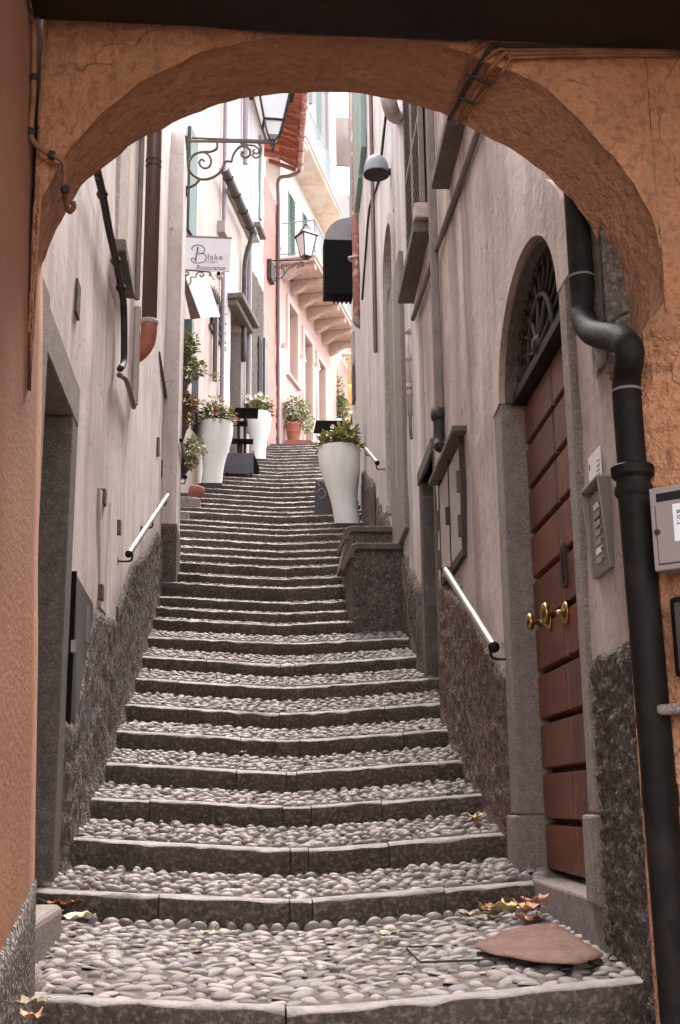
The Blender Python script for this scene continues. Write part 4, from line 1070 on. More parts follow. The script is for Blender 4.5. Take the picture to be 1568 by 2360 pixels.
# balconies
def balcony(a0, a1, z, depth, m, corb, ncorb, label, name='balcony'):
    b = obj(name, MB().hexa([WD.pt(a0, -.02, z), WD.pt(a1, -.02, z), WD.pt(a1, depth, z), WD.pt(a0, depth, z), WD.pt(a0, -.02, z + .12), WD.pt(a1, -.02, z + .12), WD.pt(a1, depth, z + .12), WD.pt(a0, depth, z + .12)]), m, pk, bevel=.01)
    b['label'] = label
    mb = MB(); WD.box(mb, a0 - .04, a1 + .04, -.02, depth + .05, z + .123, z + .19); obj('slab_edge', mb, 'plaster_cream', b, bevel=.01)
    for i in range(ncorb):
        a = a0 + .12 + (a1 - a0 - .3) * i / max(ncorb - 1, 1)
        lp = [(0, 0), (depth * .97, 0), (depth * .97, -.14), (depth * .8, -.17), (depth * .6, -.16), (depth * .42, -.2), (depth * .25, -.3), (depth * .1, -.36), (0, -.38)]
        mb = MB(); mb.prism([WD.pt(a, o, z - .004 + dz) for o, dz in lp], WD.d.normalized() * .2); obj('corbel', mb, corb, b, bevel=.012)
    # railing
    h = .95
    for (p, q) in ((WD.pt(a0, depth, 0), WD.pt(a1, depth, 0)), (WD.pt(a0, 0, 0), WD.pt(a0, depth, 0))):
        L = (q - p).length; n = int(L / .13)
        for zz2 in (z + .26, z + .19 + h):
            mb = MB(); mb.tube([p + Vector((0, 0, zz2)), q + Vector((0, 0, zz2))], .02, 6); obj('rail', mb, 'railing_pale', b)
        for k in range(n + 1):
            c = p.lerp(q, k / n); mb = MB(); mb.tube([c + Vector((0, 0, z + .19)), c + Vector((0, 0, z + .19 + h))], .011, 5); obj('baluster', mb, 'railing_pale', b)
    return b
balcony(A640 + .25, A640 + 5.8, atY(700, 618, 27.0 + DA).z - .02, .92, 'balcony_stone', 'balcony_stone', 7, 'pink stone balcony on seven curved corbels')
balcony(A640 + .1, A640 + 6.0, atY(712, 352, 27.0 + DA).z, .72, 'stained_slab', 'stained_slab', 1, 'stained upper balcony slab with pale iron railing')
# three lit wall lamps
for i, (x, y) in enumerate(((659, 801), (698, 827), (731, 845))):
    a, z = WD.px(x, y, .1)
    nm = ('nearest', 'middle', 'farthest')[i]
    l = thing('wall_lamp', f'{nm} of three lit cylinder lamps on the pink wall', 'wall lamp', WD.pt(a, .1, z), group='lit lamps on the pink house')
    mb = MB(); mb.lathe(WD.pt(a, .1, z - .06), [(.085, 0), (.085, .15)], 14); obj('body', mb, 'pink_frame', l, smooth=False)
    mb = MB(); mb.lathe(WD.pt(a, .1, z - .085), [(.07, 0), (.078, .023)], 14); obj('bulb', mb, 'lamp_lit', l)
    mb = MB(); WD.box(mb, a - .03, a + .03, 0, .05, z - .03, z + .05); obj('mount', mb, 'pink_frame', l)
    pl = bpy.data.lights.new('lamp_light', 'POINT'); pl.energy = 2; pl.color = (1, .72, .38); pl.shadow_soft_size = .05
    po = bpy.data.objects.new('lamp_light', pl); COL.objects.link(po); po.parent = l; po.location = Vector(WD.n) * .07 + Vector((0, 0, -.14))
# open louvred shutter at the far end and post
SHY = 34.4
sa = WD.px(756, 920)[0]
mb = MB(); sp_ = atY(757, 920, SHY)
shp = thing('shutter_panel', 'open brown louvred shutter at the end of the pink house', 'shutter', (sp_.x, SHY, TOPZ))
w_ = .13; zt_ = atY(757, 868, SHY).z
mb.box((sp_.x - .06, SHY - .02, TOPZ), (sp_.x + .09, SHY + .02, zt_)); obj('frame', mb, 'shutter_brown', shp)
for k in range(16):
    z = TOPZ + .1 + (zt_ - TOPZ - .15) * k / 16; mb = MB(); mb.hexa([(sp_.x - .05, SHY - .06, z), (sp_.x + .08, SHY - .06, z + .03), (sp_.x + .08, SHY - .02, z + .05), (sp_.x - .05, SHY - .02, z + .02), (sp_.x - .05, SHY - .06, z + .02), (sp_.x + .08, SHY - .06, z + .05), (sp_.x + .08, SHY - .02, z + .07), (sp_.x - .05, SHY - .02, z + .04)]); obj('slat', mb, 'brown_pipe', shp)
# yellow house and slatted awning behind
yh = thing('yellow_house', 'yellow house wall with pale slatted awning at the far end', 'house', (3.6, 38, TOPZ))
mb = MB(); mb.box((2.2, 40, TOPZ), (7, 40.4, atY(800, 870, 40).z)); obj('wall', mb, 'plaster_yellow', yh)
zA, zBk = atY(790, 815, 35.6).z, atY(790, 885, 39.9).z
for i in range(9):
    t = i / 9; Y = 35.6 + 4.3 * t; z = zA + (zBk - zA) * t
    mb = MB(); mb.hexa([(2.6, Y, z), (5.5, Y, z), (5.5, Y + .36, z + .02), (2.6, Y + .36, z + .02), (2.6, Y, z + .05), (5.5, Y, z + .05), (5.5, Y + .36, z + .07), (2.6, Y + .36, z + .07)]); obj('awning_slat', mb, 'awning_slat', yh)
# far house with red roof seen past the railing
fh = thing('far_house', 'cream house with red tiled roof beyond the railing', 'house', (4.5, 45, TOPZ))
zr0, zr1 = atY(795, 560, 45).z, atY(795, 400, 45).z
mb = MB(); mb.box((3.2, 45, TOPZ), (8, 49, zr0)); obj('wall', mb, 'plaster_pink', fh)
mb = MB(); mb.hexa([(3.9, 44.6, zr0), (8.4, 44.6, zr0), (8.4, 49.4, zr0), (3.9, 49.4, zr0), (4.2, 46.8, zr1), (8.4, 46.8, zr1), (8.4, 47.2, zr1), (4.2, 47.2, zr1)]); obj('roof', mb, 'roof_tile', fh)

pt5 = thing('pale_tower_house', 'tall whitish house with thin green blinds beyond the upper balcony', 'house', (3.2, 44, TOPZ))
q0, q1 = atY(690, 400, 44), atY(762, 400, 44)
mb = MB(); mb.box((q0.x, 44, TOPZ), (q1.x, 46, 33)); obj('wall', mb, 'plaster_pale', pt5)
for (x0, x1, y0, y1) in ((731, 739, 120, 320), (712, 718, 120, 240)):
    a_, b_ = atY(x0, y1, 44), atY(x1, y0, 44); mb = MB(); mb.box((a_.x, 43.9, a_.z), (b_.x, 43.98, b_.z)); obj('blind', mb, 'shutter_green', pt5)
a_ = atY(757, 500, 43.9); mb = MB(); mb.tube([(a_.x, 43.9, TOPZ), (a_.x, 43.9, 33)], .07, 8); obj('downpipe', mb, 'mauve_pipe', pt5)
# ================================================================== RIGHT HOUSE FURTHER UP
r2 = thing('green_shuttered_house', 'whitewashed house with tall green shutters high on the right', 'house', WR.pt(20, 0, zstair(20, 2)))
mb = MB(); WR.sheet(mb, 17.92, 20.6, 3.5, 14.2, thick=.5, cell=.4, amp=.01, seed=61); obj('wall', mb, 'plaster_pale', r2, auto=60)
z0, z1 = zpx(WR, 822, 415, .1), 14.1
for (x0, x1) in ((806, 816), (817, 827), (828, 836)):
    a0, a1 = sorted((WR.px(x0, 320, .06)[0], WR.px(x1, 320, .06)[0])); mb = MB(); WR.box(mb, a0, a1, .0, .08, z0, z1); obj('shutter', mb, 'shutter_green', r2, bevel=.01)
a0, a1 = sorted((WR.px(824, 380, .3)[0], WR.px(838, 380, .3)[0]))
mb = MB(); WR.box(mb, a0, a1, 0, .3, z0 - .15, z0 - .03); obj('window_sill', mb, 'stone_sill', r2, bevel=.015)

# ================================================================== THINGS ON AND ALONG THE WALLS
def pipe(name, pts, r, m, label, cat, n=10, sub=4, parent=None):
    mb = MB(); mb.tube(smooth_path(pts, sub) if sub else pts, r, n)
    o = obj(name, mb, m, parent, auto=50)
    if label: tag(o, label, cat)
    return o
# --- black cast drainpipe at the arch
UY, LY = 3.96, 3.50
lo_t = atY(1456, 1060, LY); up_t = atY(1335, 560, UY)
zc1 = atY(1345, 700, UY).z; zc2 = atY(1456, 850, LY).z
dp = thing('cast_iron_drainpipe', 'thick black drainpipe with a double bend beside the arched door', 'drainpipe', (lo_t.x, LY, ZT[0]))
pu = Vector((up_t.x, UY, 0)); pl_ = Vector((lo_t.x, LY, 0))
mb = MB()
epx = [(1345, 735), (1366, 766), (1402, 776), (1436, 786), (1452, 815)]
epts = [WR.P(x, y, .062) for x, y in epx]
mb.tube(smooth_path([pu + Vector((0, 0, EZ + 4.5)), pu + Vector((0, 0, zc1 + .3)), pu + Vector((0, 0, zc1 + .02))] + epts + [pl_ + Vector((0, 0, zc2 - .06)), pl_ + Vector((0, 0, zc2 - .3)), pl_ + Vector((0, 0, atY(1456, 1085, LY).z))], 7), .046, 18)
obj('upper_pipe', mb, 'black_pipe', dp, auto=50)
zcol = atY(1460, 1085, LY).z
mb = MB(); mb.lathe((lo_t.x, LY, zcol - .09), [(.05, 0), (.06, .015), (.06, .035), (.053, .045), (.053, .06), (.066, .072), (.068, .1), (.054, .108)], 20); obj('socket', mb, 'black_pipe', dp, auto=40)
mb = MB(); mb.tube([(lo_t.x, LY, zcol - .08), (lo_t.x + .012, LY, zcol - .9), (lo_t.x + .02, LY - .01, ZT[0] - .5)], .051, 18); obj('lower_pipe', mb, 'black_pipe', dp, auto=50)
for (x, y) in ((1508, 1832),):
    q = atY(x, y, LY); mb = MB(); mb.tube([(lo_t.x + .014, LY, q.z - .03), (lo_t.x + .014, LY, q.z + .03)], .054, 18); obj('clamp', mb, 'black_pipe', dp)
zz_ = zc1 + .15
for z in (zc1 + .1, zc2 - .08):
    c = pu if z > zc1 else pl_
    mb = MB(); mb.lathe(c + Vector((0, 0, z)), [(.0475, 0), (.048, .004), (.0475, .008)], 18); obj('seam', mb, 'conduit_grey', dp)
mb = MB(); mb.tube(smooth_path([pu.lerp(pl_, .55) + Vector((-.03, 0, (zc1 + zc2) / 2 - .06)), pu.lerp(pl_, .6) + Vector((.01, -.06, (zc1 + zc2) / 2 + .01)), pu.lerp(pl_, .66) + Vector((.07, 0, (zc1 + zc2) / 2 + .05))], 5), .006, 6); obj('strap', mb, 'iron', dp)
q = atY(1566, 772, 3.6)
mb = MB(); rows = []
for i in range(17):
    row = []
    for j in range(25):
        th, ph = PI * i / 16, 2 * PI * j / 24; d = Vector((math.sin(th) * math.cos(ph), math.sin(th) * math.sin(ph), math.cos(th)))
        k = 1 + .25 * noise.noise(d * 2.1 + Vector((3, 1, 7))); row.append(q + Vector((d.x * .125 * k, d.y * .05 * k, d.z * .072 * k)))
    rows.append(row)
mb.grid(rows); obj('impost', mb, 'orange_plaster', arch, smooth=True)
# --- splayed pier beside the mailbox, mailbox, ledge, black box
mbx = atY(1500, 1220, 3.44)
SPL = Wall((mbx.x - .02, 3.44 + .10), (0.72, -0.69))
ps = atY(1500, 800, 3.5)
mb = MB(); p0 = SPL.pt(-.0, 0, 0); p1 = SPL.pt(1.3, 0, 0); zt_ = ps.z - .02
rows = [[SPL.pt(1.3 * i / 24, lump(SPL.pt(1.3 * i / 24, 0, ZG + (zt_ - ZG) * j / 40), .6), ZG + (zt_ - ZG) * j / 40) for j in range(41)] for i in range(25)]
mb.grid(rows); mb.add([p0 + Vector((0, 0, zt_)), p1 + Vector((0, 0, zt_)), Vector((p1.x, 3.7, zt_)), Vector((p0.x, 3.7, zt_))], [(0, 1, 2, 3)])
mb.add([p0 + Vector((0, 0, ZG)), p0 + Vector((0, 0, zt_)), Vector((p0.x + .02, 3.7, zt_)), Vector((p0.x + .02, 3.7, ZG))], [(0, 1, 2, 3)])
obj('splayed_pier', mb, 'orange_plaster', arch, smooth=True)
bx = thing('mailbox', 'grey metal mailbox with paper note at the right edge', 'mailbox', SPL.pt(.15, .05, mbx.z))
a0, zt_ = SPL.px(1495, 1127, .10); _, zb_ = SPL.px(1503, 1318, .10)
a1 = a0 + .30
mb = MB(); SPL.box(mb, a0, a1, .0, .10, zb_, zt_); obj('box', mb, 'mailbox_paint', bx, bevel=.004)
mb = MB(); SPL.box(mb, a0 + .018, a1 - .02, .1, .1035, zb_ + .02, zt_ - .055); dr = obj('door', mb, 'mailbox_paint', bx, bevel=.002)
for (b0, b1, c0, c1) in ((a0 + .0155, a0 + .018, zb_ + .018, zt_ - .055), (a0 + .0155, a1 - .018, zb_ + .0165, zb_ + .0195)):
    mb = MB(); SPL.box(mb, b0, b1, .099, .1008, c0, c1); obj('gap', mb, 'dark_frame', dr)
mb = MB(); SPL.box(mb, a0 + .022, a1 - .02, .099, .1012, zt_ - .046, zt_ - .02); obj('slot', mb, 'dark_void', bx)
la, lz = SPL.px(1516, 1226, .104); mb = MB(); mb.lathe(SPL.pt(la, .1035, lz), [(.009, 0), (.009, .004), (.004, .006)], 14, axis=SPL.n); obj('lock', mb, 'iron', bx, smooth=True)
na, nz_ = SPL.px(1549, 1162, .105)
mb = MB(); SPL.box(mb, na, na + .11, .1036, .1046, SPL.px(1553, 1248, .105)[1], nz_); nt_ = obj('note', mb, 'paper', bx)
def place_text(s, size, W, a, o, z, m, parent, name='lettering', shear=0.0, bold=0.0, ex=.0006, space=1.0):
    me = text_mesh(s, size, shear, bold, ex, space); me.materials.clear(); me.materials.append(MATS[m])
    u = W.d.normalized()
    M = Matrix((u, Vector((0, 0, 1)), W.n)).transposed().to_4x4()
    if u.cross(Vector((0, 0, 1))).dot(W.n) < 0: M = Matrix((-u, Vector((0, 0, 1)), W.n)).transposed().to_4x4()
    M.translation = W.pt(a, o, z)
    me.transform(M)
    return link_mesh(name, me, m, parent)
for i, s in enumerate(('SP', 'CIT', 'LA')):
    ta, tz = SPL.px(1559 + i, 1183 + i * 12.5, .105); place_text(s, .014, SPL, ta, .1048, tz, 'ink', nt_, shear=.15, bold=.0004)
mb = MB(); la, lz = SPL.px(1519, 1635, .05); SPL.box(mb, la, la + .4, -.01, .075, lz - .018, lz + .014); obj('stone_ledge', mb, 'granite', bevel=.012, seg=3, label='small grey stone ledge low on the right pier', cat='ledge')
la, lz = SPL.px(1549, 1470, .05); zl0, zl1 = SPL.px(1552, 1562, .05)[1], SPL.px(1550, 1376, .05)[1]
bb = thing('black_box', 'black wall box cut by the right edge below the mailbox', 'box', SPL.pt(la, .02, zl0))
mb = MB(); SPL.box(mb, la, la + .18, 0, .06, zl0, zl1); obj('body', mb, 'black_paint', bb, bevel=.015)
mb = MB(); SPL.box(mb, la + .02, la + .16, .061, .066, zl0 + .02, zl1 - .02); obj('lid', mb, 'dark_frame', bb, bevel=.004)
# --- intercom with hood, paper notice
ia0, ia1 = sorted((WR.px(1355, 1220, .03)[0], WR.px(1397, 1220, .03)[0])); iz0 = WR.px(1375, 1322, .04)[1]; iz1 = WR.px(1375, 1120, .04)[1]
ic = thing('intercom', 'grey hooded intercom with rows of name buttons beside the door', 'intercom', WR.pt((ia0 + ia1) / 2, .02, iz0))
mb = MB(); WR.box(mb, ia0 + .012, ia1 - .012, 0, .022, iz0, iz1); ip = obj('panel', mb, 'intercom', ic, bevel=.003)
for (b0, b1) in ((ia0, ia0 + .01), (ia1 - .01, ia1)):
    mb = MB(); pp = WR.pt; mb.hexa([pp(b0, 0, iz0), pp(b1, 0, iz0), pp(b1, .025, iz0), pp(b0, .025, iz0), pp(b0, 0, iz1 + .02), pp(b1, 0, iz1 + .02), pp(b1, .05, iz1 + .02), pp(b0, .05, iz1 + .02)]); obj('hood_side', mb, 'intercom', ic, bevel=.002)
mb = MB(); WR.box(mb, ia0, ia1, 0, .051, iz1 + .02, iz1 + .03); obj('hood_top', mb, 'galvanised', ic, bevel=.002)
for i in range(7):
    z = iz0 + .04 + i * .033; am = (ia0 + ia1) / 2
    mb = MB(); WR.box(mb, am - .03, am + .045, .022, .026, z, z + .022); b = obj('name_plate', mb, 'paper' if i in (1, 6) else 'galvanised', ic, bevel=.001)
    mb = MB(); mb.lathe(WR.pt(am - .045, .022, z + .011), [(.008, 0), (.007, .008)], 8, axis=WR.n); obj('button', mb, 'steel', b)
mb = MB(); mb.lathe(WR.pt((ia0 + ia1) / 2, .022, iz1 - .11), [(.03, 0), (.028, .004), (.02, .002)], 16, axis=WR.n); obj('speaker_ring', mb, 'dark_frame', ic)
pa0, pa1 = sorted((WR.px(1362, 1075, .006)[0], WR.px(1391, 1075, .006)[0])); pz0, pz1 = WR.px(1376, 1112, .006)[1], WR.px(1376, 1040, .006)[1]
pn = thing('paper_notice', 'white paper notice taped above the intercom', 'notice', WR.pt((pa0 + pa1) / 2, .01, pz0))
mb = MB(); WR.box(mb, pa0, pa1, .012, .015, pz0, pz1); obj('sheet', mb, 'paper', pn)
for i in range(7):
    z = pz1 - .05 - i * .017 - (.015 if i > 3 else 0); mb = MB(); WR.box(mb, pa0 + .012, pa0 + (.06 if i % 3 else .045), .015, .0158, z, z + .004); obj('printed_line', mb, 'ink_brown', pn)
mb = MB(); WR.box(mb, pa1 - .025, pa1 - .012, .015, .0158, pz1 - .05, pz1 - .03); obj('printed_mark', mb, 'ink', pn)
# --- white meter cabinet with dark frame
ca0, ca1 = sorted((WR.px(1013, 1190, .03)[0], WR.px(1064, 1150, .03)[0])); cz1 = WR.px(1060, 1003, .03)[1]; cz0 = WR.px(1068, 1282, .03)[1]
cb = thing('meter_cabinet', 'white double door meter cabinet with dark frame on right wall', 'cabinet', WR.pt((ca0 + ca1) / 2, .02, cz0))
cm_ = (ca0 + ca1) / 2
for (b0, b1) in ((ca0 + .05, cm_ - .015), (cm_ + .015, ca1 - .04)):
    mb = MB(); WR.box(mb, b0, b1, -.02, .03, cz0 + .06, cz1 - .05); obj('door', mb, 'cabinet_white', cb, bevel=.004)
for (b0, b1, c0, c1, o) in ((ca0, ca0 + .035, cz0, cz1, .034), (ca1 - .035, ca1, cz0, cz1, .034), (cm_ - .012, cm_ + .012, cz0, cz1, .036), (ca0 + .036, ca1 - .036, cz0, cz0 + .05, .034)):
    mb = MB(); WR.box(mb, b0, b1, -.02, o, c0, c1); obj('frame', mb, 'dark_frame', cb)
mb = MB(); WR.box(mb, ca0 - .12, ca1 + .12, -.02, .09, cz1, cz1 + .04); obj('hood', mb, 'stone_sill', cb, bevel=.008)
for a in (ca0 + .02, ca1 - .02):
    for z in (cz0 + .2, cz1 - .3):
        mb = MB(); WR.box(mb, a - .02, a + .02, .03, .055, z - .07, z + .07); obj('hinge', mb, 'iron_rust', cb)
mb = MB(); WR.box(mb, cm_ - .02, cm_ + .02, .036, .06, (cz0 + cz1) / 2 - .06, (cz0 + cz1) / 2 + .06); obj('latch', mb, 'iron', cb)
# --- handrails
def handrail(W, p, q, out, label, nb=2, r=.024, sgn=1, mats='steel'):
    a0, z0 = W.px(*p, out); a1, z1 = W.px(*q, out)
    h = thing('handrail', label, 'handrail', W.pt(a0, 0, z0))
    P0, P1 = W.pt(a0, out, z0), W.pt(a1, out, z1)
    mb = MB(); mb.tube([P0, P1], r, 14); obj('bar', mb, mats, h, auto=60)
    for (P, s) in ((P0, -1), (P1, 1)):
        dr_ = (P1 - P0).normalized(); mb = MB(); mb.lathe(P - dr_ * .006 if s < 0 else P - dr_ * .02, [(r * 1.12, 0), (r * 1.2, .01), (r * 1.12, .025)], 14, axis=dr_); obj('end_cap', mb, 'black_iron', h, smooth=True)
    for i in range(nb):
        t = .06 + .88 * i / max(nb - 1, 1); c = P0.lerp(P1, t); a = a0 + (a1 - a0) * t
        mb = MB(); mb.tube(smooth_path([c + Vector((0, 0, -r * .8)), c + Vector((0, 0, -.07)), W.pt(a, out - .02, c.z - .09), W.pt(a, 0, c.z - .09)], 3), .008, 6); b = obj('bracket', mb, 'iron', h, smooth=True)
        mb = MB(); mb.lathe(W.pt(a, 0, c.z - .09), [(.03, 0), (.028, .006)], 12, axis=W.n); obj('rosette', mb, 'iron_rust', b)
    return h
handrail(WL, (297, 1277), (387, 1141), .10, 'steel handrail on brackets along the left plaster wall', 3, r=.022)
handrail(WR, (1139, 1492), (1027, 1314), .10, 'steel handrail on the right wall below the meter cabinet', 2, r=.025)
handrail(WR, (870, 1067), (843, 1034), .10, 'short steel handrail behind the white planter on the right', 2, r=.026)
WS2 = Wall((PX_ - .07, 0), (0, 1))
handrail(WS2, (427, 1100), (431, 1074), .12, 'short lower steel handrail beside the hanging flower pots', 1, r=.024)
handrail(WS2, (425, 1057), (418, 1014), .10, 'upper steel handrail beside the hanging flower pots', 1, r=.022)
# --- stone water trough: two stepped blocks with rounded caps on the right
tr_ = thing('stone_trough', 'stepped rough stone block with rounded caps at right of stairs', 'stone block', (1.45, 12.0, zstair(11.6, 1.4)))
YT = 11.62
c0, c1 = atY(812, 1440, YT), atY(952, 1280, YT)
zt1 = atY(880, 1268, YT).z
def rough_block(x0, x1, y0, y1, z0, z1, m, seed, parent, name):
    W = WF(y0); mb = MB(); nx, nz2 = 26, 30
    rows = [[W.pt(x0 + (x1 - x0) * i / nx, .018 * noise.noise(Vector((i * .55, j * .55, seed))) + .012 * noise.noise(Vector((i * 1.3, j * 1.3, seed + 3))), z0 + (z1 - z0) * j / nz2) for j in range(nz2 + 1)] for i in range(nx + 1)]
    mb.grid(rows)
    rows = [[Vector((x0 + .014 * noise.noise(Vector((i * .6, j * .5, seed + 9))), y0 + (y1 - y0) * i / 12, z0 + (z1 - z0) * j / nz2)) for j in range(nz2 + 1)] for i in range(13)]
    mb.grid(rows)
    mb.add([(x0, y0, z1), (x1, y0, z1), (x1, y1, z1), (x0, y1, z1)], [(0, 1, 2, 3)])
    return obj(name, mb, m, parent, smooth=True)
rough_block(c0.x + .01, 1.72, YT, 12.35, c0.z - .3, zt1, 'rough_base', 3, tr_, 'front_block')
xl_ = atY(800, 1280, YT).x
def cap(x0, x1, y0, y1, z, h=.07):
    mb = MB(); prof_ = [(x0 - .0, -.16), (x0 - .0, -.06), (x0 + .02, -.02), (x0 + .08, 0), (x1, 0), (x1, -h), (x0 + .09, -h), (x0 + .06, -h - .02), (x0 + .055, -.16)]
    mb.prism([Vector((x, y0, z + dz + .07)) for x, dz in prof_], (0, y1 - y0, 0)); return mb
obj('front_cap', cap(xl_ + .02, 1.73, YT - .04, 12.35, zt1), 'granite_dark', tr_, bevel=.015, seg=3)
c2 = atY(806, 1213, 12.4); zt2 = c2.z
rough_block(c2.x + .01, 1.76, 12.4, 13.3, zt2 - 1.2, zt2 - .02, 'rough_base', 8, tr_, 'rear_block')
mb = cap(atY(795, 1230, 12.36).x, 1.77, 12.36, 13.3, zt2 - .07); obj('rear_cap', mb, 'granite_dark', tr_, bevel=.015, seg=3)
pq = atY(783, 1300, 12.36)
mb = MB(); mb.hexa([(pq.x - .0, 12.37, pq.z - .06), (pq.x + .10, 12.37, pq.z - .06), (pq.x + .10, 12.8, pq.z - .06), (pq.x, 12.8, pq.z - .06), (c2.x - .03, 12.37, zt2 - .1), (c2.x + .06, 12.37, zt2 - .1), (c2.x + .06, 12.8, zt2 - .1), (c2.x - .03, 12.8, zt2 - .1)]); obj('side_slope', mb, 'granite_dark', tr_, bevel=.02, seg=3)
q = atY(925, 1165, 13.4)
mb = MB(); mb.hexa([(q.x - .1, 13.4, q.z - .4), (1.8, 13.4, q.z - .4), (1.8, 13.55, q.z - .4), (q.x - .1, 13.55, q.z - .4), (q.x + .02, 13.4, q.z), (1.8, 13.4, q.z + .05), (1.8, 13.55, q.z + .05), (q.x + .02, 13.55, q.z)]); obj('upper_kerb', mb, 'granite_dark', tr_, bevel=.03, seg=3)
# --- right wall: windows with louvred shutters and stone sills
sa_f, zs1 = WR.px(1036, 438, 0); sa_n = WR.px(1091, 293, 0)[0] - .35
mb = MB(); WR.box(mb, sa_n, sa_f, -.05, .13, zs1, zs1 + .09); obj('window_sill', mb, 'stone_sill', rh, bevel=.012)
mb = MB(); WR.box(mb, sa_n + .15, sa_f - .05, -.02, .03, zs1 + .09, zs1 + 1.9); obj('window', mb, 'shutter_brown', rh)
sb_f, zs2 = WR.px(952, 701, 0); sb_n = WR.px(994, 573, 0)[0]
mb = MB(); WR.box(mb, sb_n, sb_f, -.05, .14, zs2, zs2 + .10); obj('window_sill', mb, 'stone_sill', rh, bevel=.012)
mb = MB(); WR.box(mb, sb_n - .06, sb_n + .06, 0, .13, zs2 + .1, zs2 + .23); obj('sill_block', mb, 'stone_pale', rh, bevel=.01)
def louvre(W, a0, a1, z0, z1, o, m, parent, n):
    mb = MB(); f = .05
    for (b0, b1, c0, c1) in ((a0, a0 + f, z0, z1), (a1 - f, a1, z0, z1), (a0 + f, a1 - f, z0, z0 + f), (a0 + f, a1 - f, z1 - f, z1), (a0 + f, a1 - f, (z0 + z1) / 2 - f / 2, (z0 + z1) / 2 + f / 2)):
        W.box(mb, b0, b1, o, o + .04, c0, c1)
    s = obj('shutter', mb, m, parent)
    mb = MB(); W.box(mb, a0 + f, a1 - f, o - .005, o + .003, z0 + f, z1 - f); obj('backing', mb, 'dark_void', s)
    for k in range(n):
        z = z0 + f + (z1 - z0 - 2 * f) * (k + .5) / n; h = (z1 - z0) / n * .36; p = W.pt
        mb = MB(); mb.hexa([p(a0 + f, o + .004, z + h * .2), p(a1 - f, o + .004, z + h * .2), p(a1 - f, o + .038, z - h), p(a0 + f, o + .038, z - h), p(a0 + f, o + .004, z + h * .6), p(a1 - f, o + .004, z + h * .6), p(a1 - f, o + .038, z - h * .5), p(a0 + f, o + .038, z - h * .5)]); obj('slat', mb, m, s)
    return s
zw0 = zs2 + .12; zw1 = zw0 + 2.05
am_ = (sb_n + sb_f) / 2
louvre(WR, sb_n + .12, am_ - .01, zw0, zw1, .02, 'shutter_brown', rh, 24)
louvre(WR, am_ + .01, sb_f - .1, zw0, zw1, .02, 'shutter_brown', rh, 24)
# --- right wall: pipes and conduits
a_ = WR.px(1003, 700, .05)[0]
zq = WR.px(1014, 945, .05)[1]; zr = WR.px(1014, 1020, .05)[1]
sq = thing('drainpipe', 'slim brown downpipe on right wall ending above the meter cabinet', 'drainpipe', WR.pt(a_, .05, zr))
mb = MB(); WR.box(mb, a_ - .035, a_ + .035, .015, .075, zq, 9.5); obj('upper_pipe', mb, 'conduit_grey', sq, bevel=.012)
mb = MB(); mb.tube(smooth_path([WR.pt(a_, .05, zq + .02), WR.pt(a_, .05, zr + .08), WR.pt(a_ - .02, .06, zr), WR.pt(a_ - .1, .06, zr - .06)], 4), .042, 10); obj('lower_pipe', mb, 'iron', sq, smooth=True)
mb = MB(); mb.lathe(WR.pt(a_, .05, zq - .05), [(.055, 0), (.06, .03), (.055, .08)], 12); obj('collar', mb, 'iron', sq, smooth=True)
zc_ = WR.px(1100, 300, .03)[1]
pipe('conduit', [WR.P(1108, 285, .03), WR.P(1012, 560, .03), WR.P(952, 735, .03)], .022, 'conduit_grey', 'long grey conduit running under the right hand window sills', 'conduit', 8, 0)
a_ = WR.px(943, 860, .03)[0]
cw = thing('conduit', 'pale vertical conduit with couplings left of the slim downpipe', 'conduit', WR.pt(a_, .03, WR.px(943, 1000)[1]))
zt_, zb_ = WR.px(944, 742, .03)[1], WR.px(943, 966, .03)[1]
mb = MB(); mb.tube([WR.pt(a_, .03, zt_), WR.pt(a_, .03, zb_)], .022, 8); obj('tube', mb, 'conduit_pale', cw, smooth=True)
for t in (.22, .3, .62, .93):
    mb = MB(); mb.lathe(WR.pt(a_, .03, zb_ + (zt_ - zb_) * t), [(.026, 0), (.029, .02), (.026, .05)], 10); obj('coupling', mb, 'conduit_pale', cw, smooth=True)
mb = MB(); mb.tube(smooth_path([WR.pt(a_, .03, zb_), WR.pt(a_ + .0, .03, zb_ - .12), WR.pt(a_ + .03, .02, zb_ - .22)], 4), .016, 6); obj('tail', mb, 'conduit_grey', cw, smooth=True)
a_ = WR.px(866, 800, .04)[0]
pipe('conduit', [WR.pt(a_, .04, WR.px(866, 850)[1]), WR.pt(a_, .04, 11.0)], .028, 'brown_pipe', 'thin brown vertical pipe on right wall near the round lamp', 'pipe', 8, 0)
pipe('cable', [WR.P(896, 215, .02), WR.P(886, 300, .03), WR.P(872, 420, .02), WR.P(852, 480, .02), WR.P(842, 600, .03), WR.P(835, 690, .02)], .018, 'cable_dark', 'loose dark cable hanging past the round lamp on right wall', 'cable', 5, 4)
pipe('cable', [WR.P(968, 240, .03), WR.pt(WR.px(975, 420)[0], .03, WR.px(975, 420)[1]), WR.P(993, 545, .03)], .012, 'cable_dark', 'thin dark cable beside the brown shutters on right wall', 'cable', 5, 4)
q = WR.P(905, 250, .12)
ve = thing('vent_elbow', 'pale curved vent pipe just under the arch on right wall', 'vent pipe', q)
mb = MB(); mb.tube(smooth_path([WR.P(893, 205, .2), WR.P(897, 235, .2), WR.P(906, 262, .14), WR.P(916, 270, .0)], 5), .075, 12); obj('elbow', mb, 'stone_pale', ve, smooth=True)
